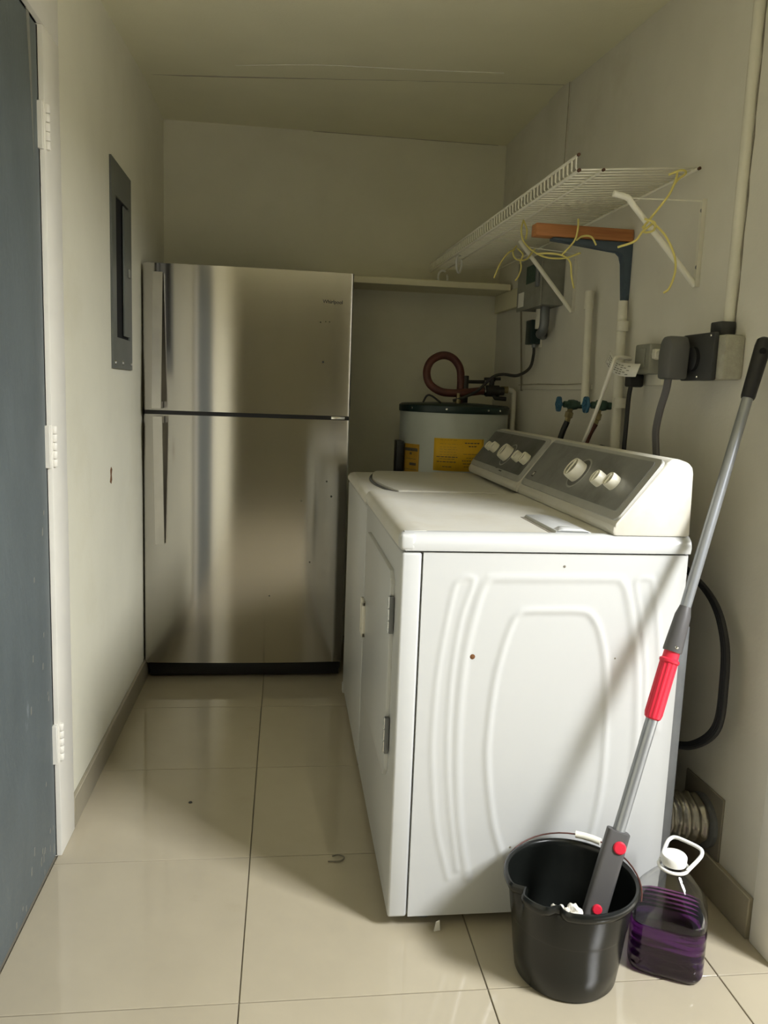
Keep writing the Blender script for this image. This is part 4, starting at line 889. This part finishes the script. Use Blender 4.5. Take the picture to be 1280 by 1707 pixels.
# ------------------------------------------------------------------ jug of purple cleaner
JX, JY = 0.838, 1.487
jg = thing('cleaner_jug', 'clear plastic jug of purple cleaner with white cap beside the bucket', 'jug', (JX, JY, 0))
JR = Matrix.Translation((JX, JY, 0)) @ Matrix.Rotation(math.radians(-28), 4, 'Z')
def sq_ring(h, p, n=64):
    """superellipse half size h, exponent p"""
    out = []
    for k in range(n):
        a = 2*PI*k/n; c, s = math.cos(a), math.sin(a)
        q = (abs(c) ** p + abs(s) ** p) ** (-1 / p); out.append((h * q * c, h * q * s))
    return out
def jug_prof(inset):
    P = [(0.064, 0.001, 5), (0.073, 0.005, 5), (0.0765, 0.014, 5)]
    for k in range(14):
        z = 0.020 + 0.0068 * k; g = 0.0022 if k % 3 == 1 else 0.0
        P.append((0.0775 - g, z, 4.5))
    P += [(0.0775, 0.118, 4.2), (0.0765, 0.130, 3.8), (0.072, 0.144, 3.3), (0.062, 0.162, 2.8), (0.050, 0.180, 2.4), (0.037, 0.197, 2.1), (0.026, 0.207, 2.0), (0.0215, 0.213, 2.0), (0.0215, 0.222, 2.0)]
    return [(h - inset, z, p) for h, z, p in P]
def jug_solid(prof):
    b = new(); rings = [[b.verts.new((x, y, z)) for x, y in sq_ring(h, p)] for h, z, p in prof]
    for A, Bq in zip(rings, rings[1:]):
        for k in range(64): b.faces.new((A[k], A[(k+1) % 64], Bq[(k+1) % 64], Bq[k]))
    b.faces.new(rings[0][::-1]); b.faces.new(rings[-1]); b.transform(JR); return b
def jug_shell(po, pi):
    b = new(); prof = po + pi[::-1]
    rings = [[b.verts.new((x, y, z)) for x, y in sq_ring(h, p)] for h, z, p in prof]
    for A, Bq in zip(rings, rings[1:]):
        for k in range(64): b.faces.new((A[k], A[(k+1) % 64], Bq[(k+1) % 64], Bq[k]))
    b.faces.new(rings[0][::-1]); b.faces.new(rings[-1]); b.transform(JR); return b
pin = [(h, z + (0.0012 if z < 0.01 else 0), p) for h, z, p in jug_prof(0.0018)]
jb = obj('jug_body', jug_shell(jug_prof(0), pin), 'plastic_clear', jg, 50)
ins = jug_prof(0.0009); zl = 0.114
lq = [(h, z + (0.0006 if z < 0.01 else 0), p) for h, z, p in ins if z < zl] + [(0.0769, zl, 4.3)]
obj('purple_liquid', jug_solid(lq), 'liquid', jg, 50)
CT = JR @ Matrix.Translation((0, 0, 0.2225))
b = new(); lathe(b, [(0.0255, 0.0), (0.0262, 0.002), (0.0262, 0.017), (0.0245, 0.0195), (0.0225, 0.020), (0.001, 0.0196)], 36, CT); cp_ = obj('cap', b, 'cap', jg, 40)
# carry handle: a collar ring and a bail lying back
b = new(); tube(b, [(JX + 0.0300 * math.cos(2*PI*k/32), JY + 0.0300 * math.sin(2*PI*k/32), 0.2155) for k in range(32)], 0.0036, 8, closed=True)
hx = Vector((0.72, 0.50, 0.48)).normalized(); hy = Vector((0.57, -0.82, 0)).normalized()
o_ = Vector((JX, JY, 0.2165))
hs = [o_ + hy * 0.030 + hx * 0.002, o_ + hy * 0.037 + hx * 0.038, o_ + hy * 0.037 + hx * 0.054, o_ + hy * 0.028 + hx * 0.064, o_ + hx * 0.066, o_ - hy * 0.028 + hx * 0.064, o_ - hy * 0.037 + hx * 0.054, o_ - hy * 0.037 + hx * 0.038, o_ - hy * 0.030 + hx * 0.002]
tube(b, smoothpath(hs, 5), 0.0042, 8); obj('carry_handle', b, 'cap', jg, 50)

# ------------------------------------------------------------------ small litter under the dryer
b = new(); prism(b, [(0.0, 0.0), (0.014, 0.002), (0.012, 0.026), (0.004, 0.022)], 'y', 1.606, 1.609); b.transform(Matrix.Translation((0.352, 0, 0.0005)))
tag(obj('paint_flake', b, 'trim', None, 0), 'white flake standing on the floor under the dryer edge', 'debris')
for (x, y, lab) in ((0.15, 1.90, 'curled dark fibre on the shaded floor tile beside the dryer'), (-0.25, 2.21, 'dark speck on the floor tile before the refrigerator')):
    b = new()
    if x > 0: tube(b, smoothpath([(x - 0.02, y - 0.01, 0.002), (x + 0.01, y - 0.012, 0.003), (x + 0.022, y + 0.004, 0.003), (x + 0.008, y + 0.018, 0.002), (x - 0.008, y + 0.012, 0.002)], 5), 0.0018, 6)
    else: lathe(b, [(0.006, 0.0), (0.005, 0.002), (0.001, 0.003)], 9, Matrix.Translation((x, y, 0)))
    tag(obj('floor_fibre' if x > 0 else 'floor_speck', b, 'graystrip' if x > 0 else 'print'), lab, 'debris')
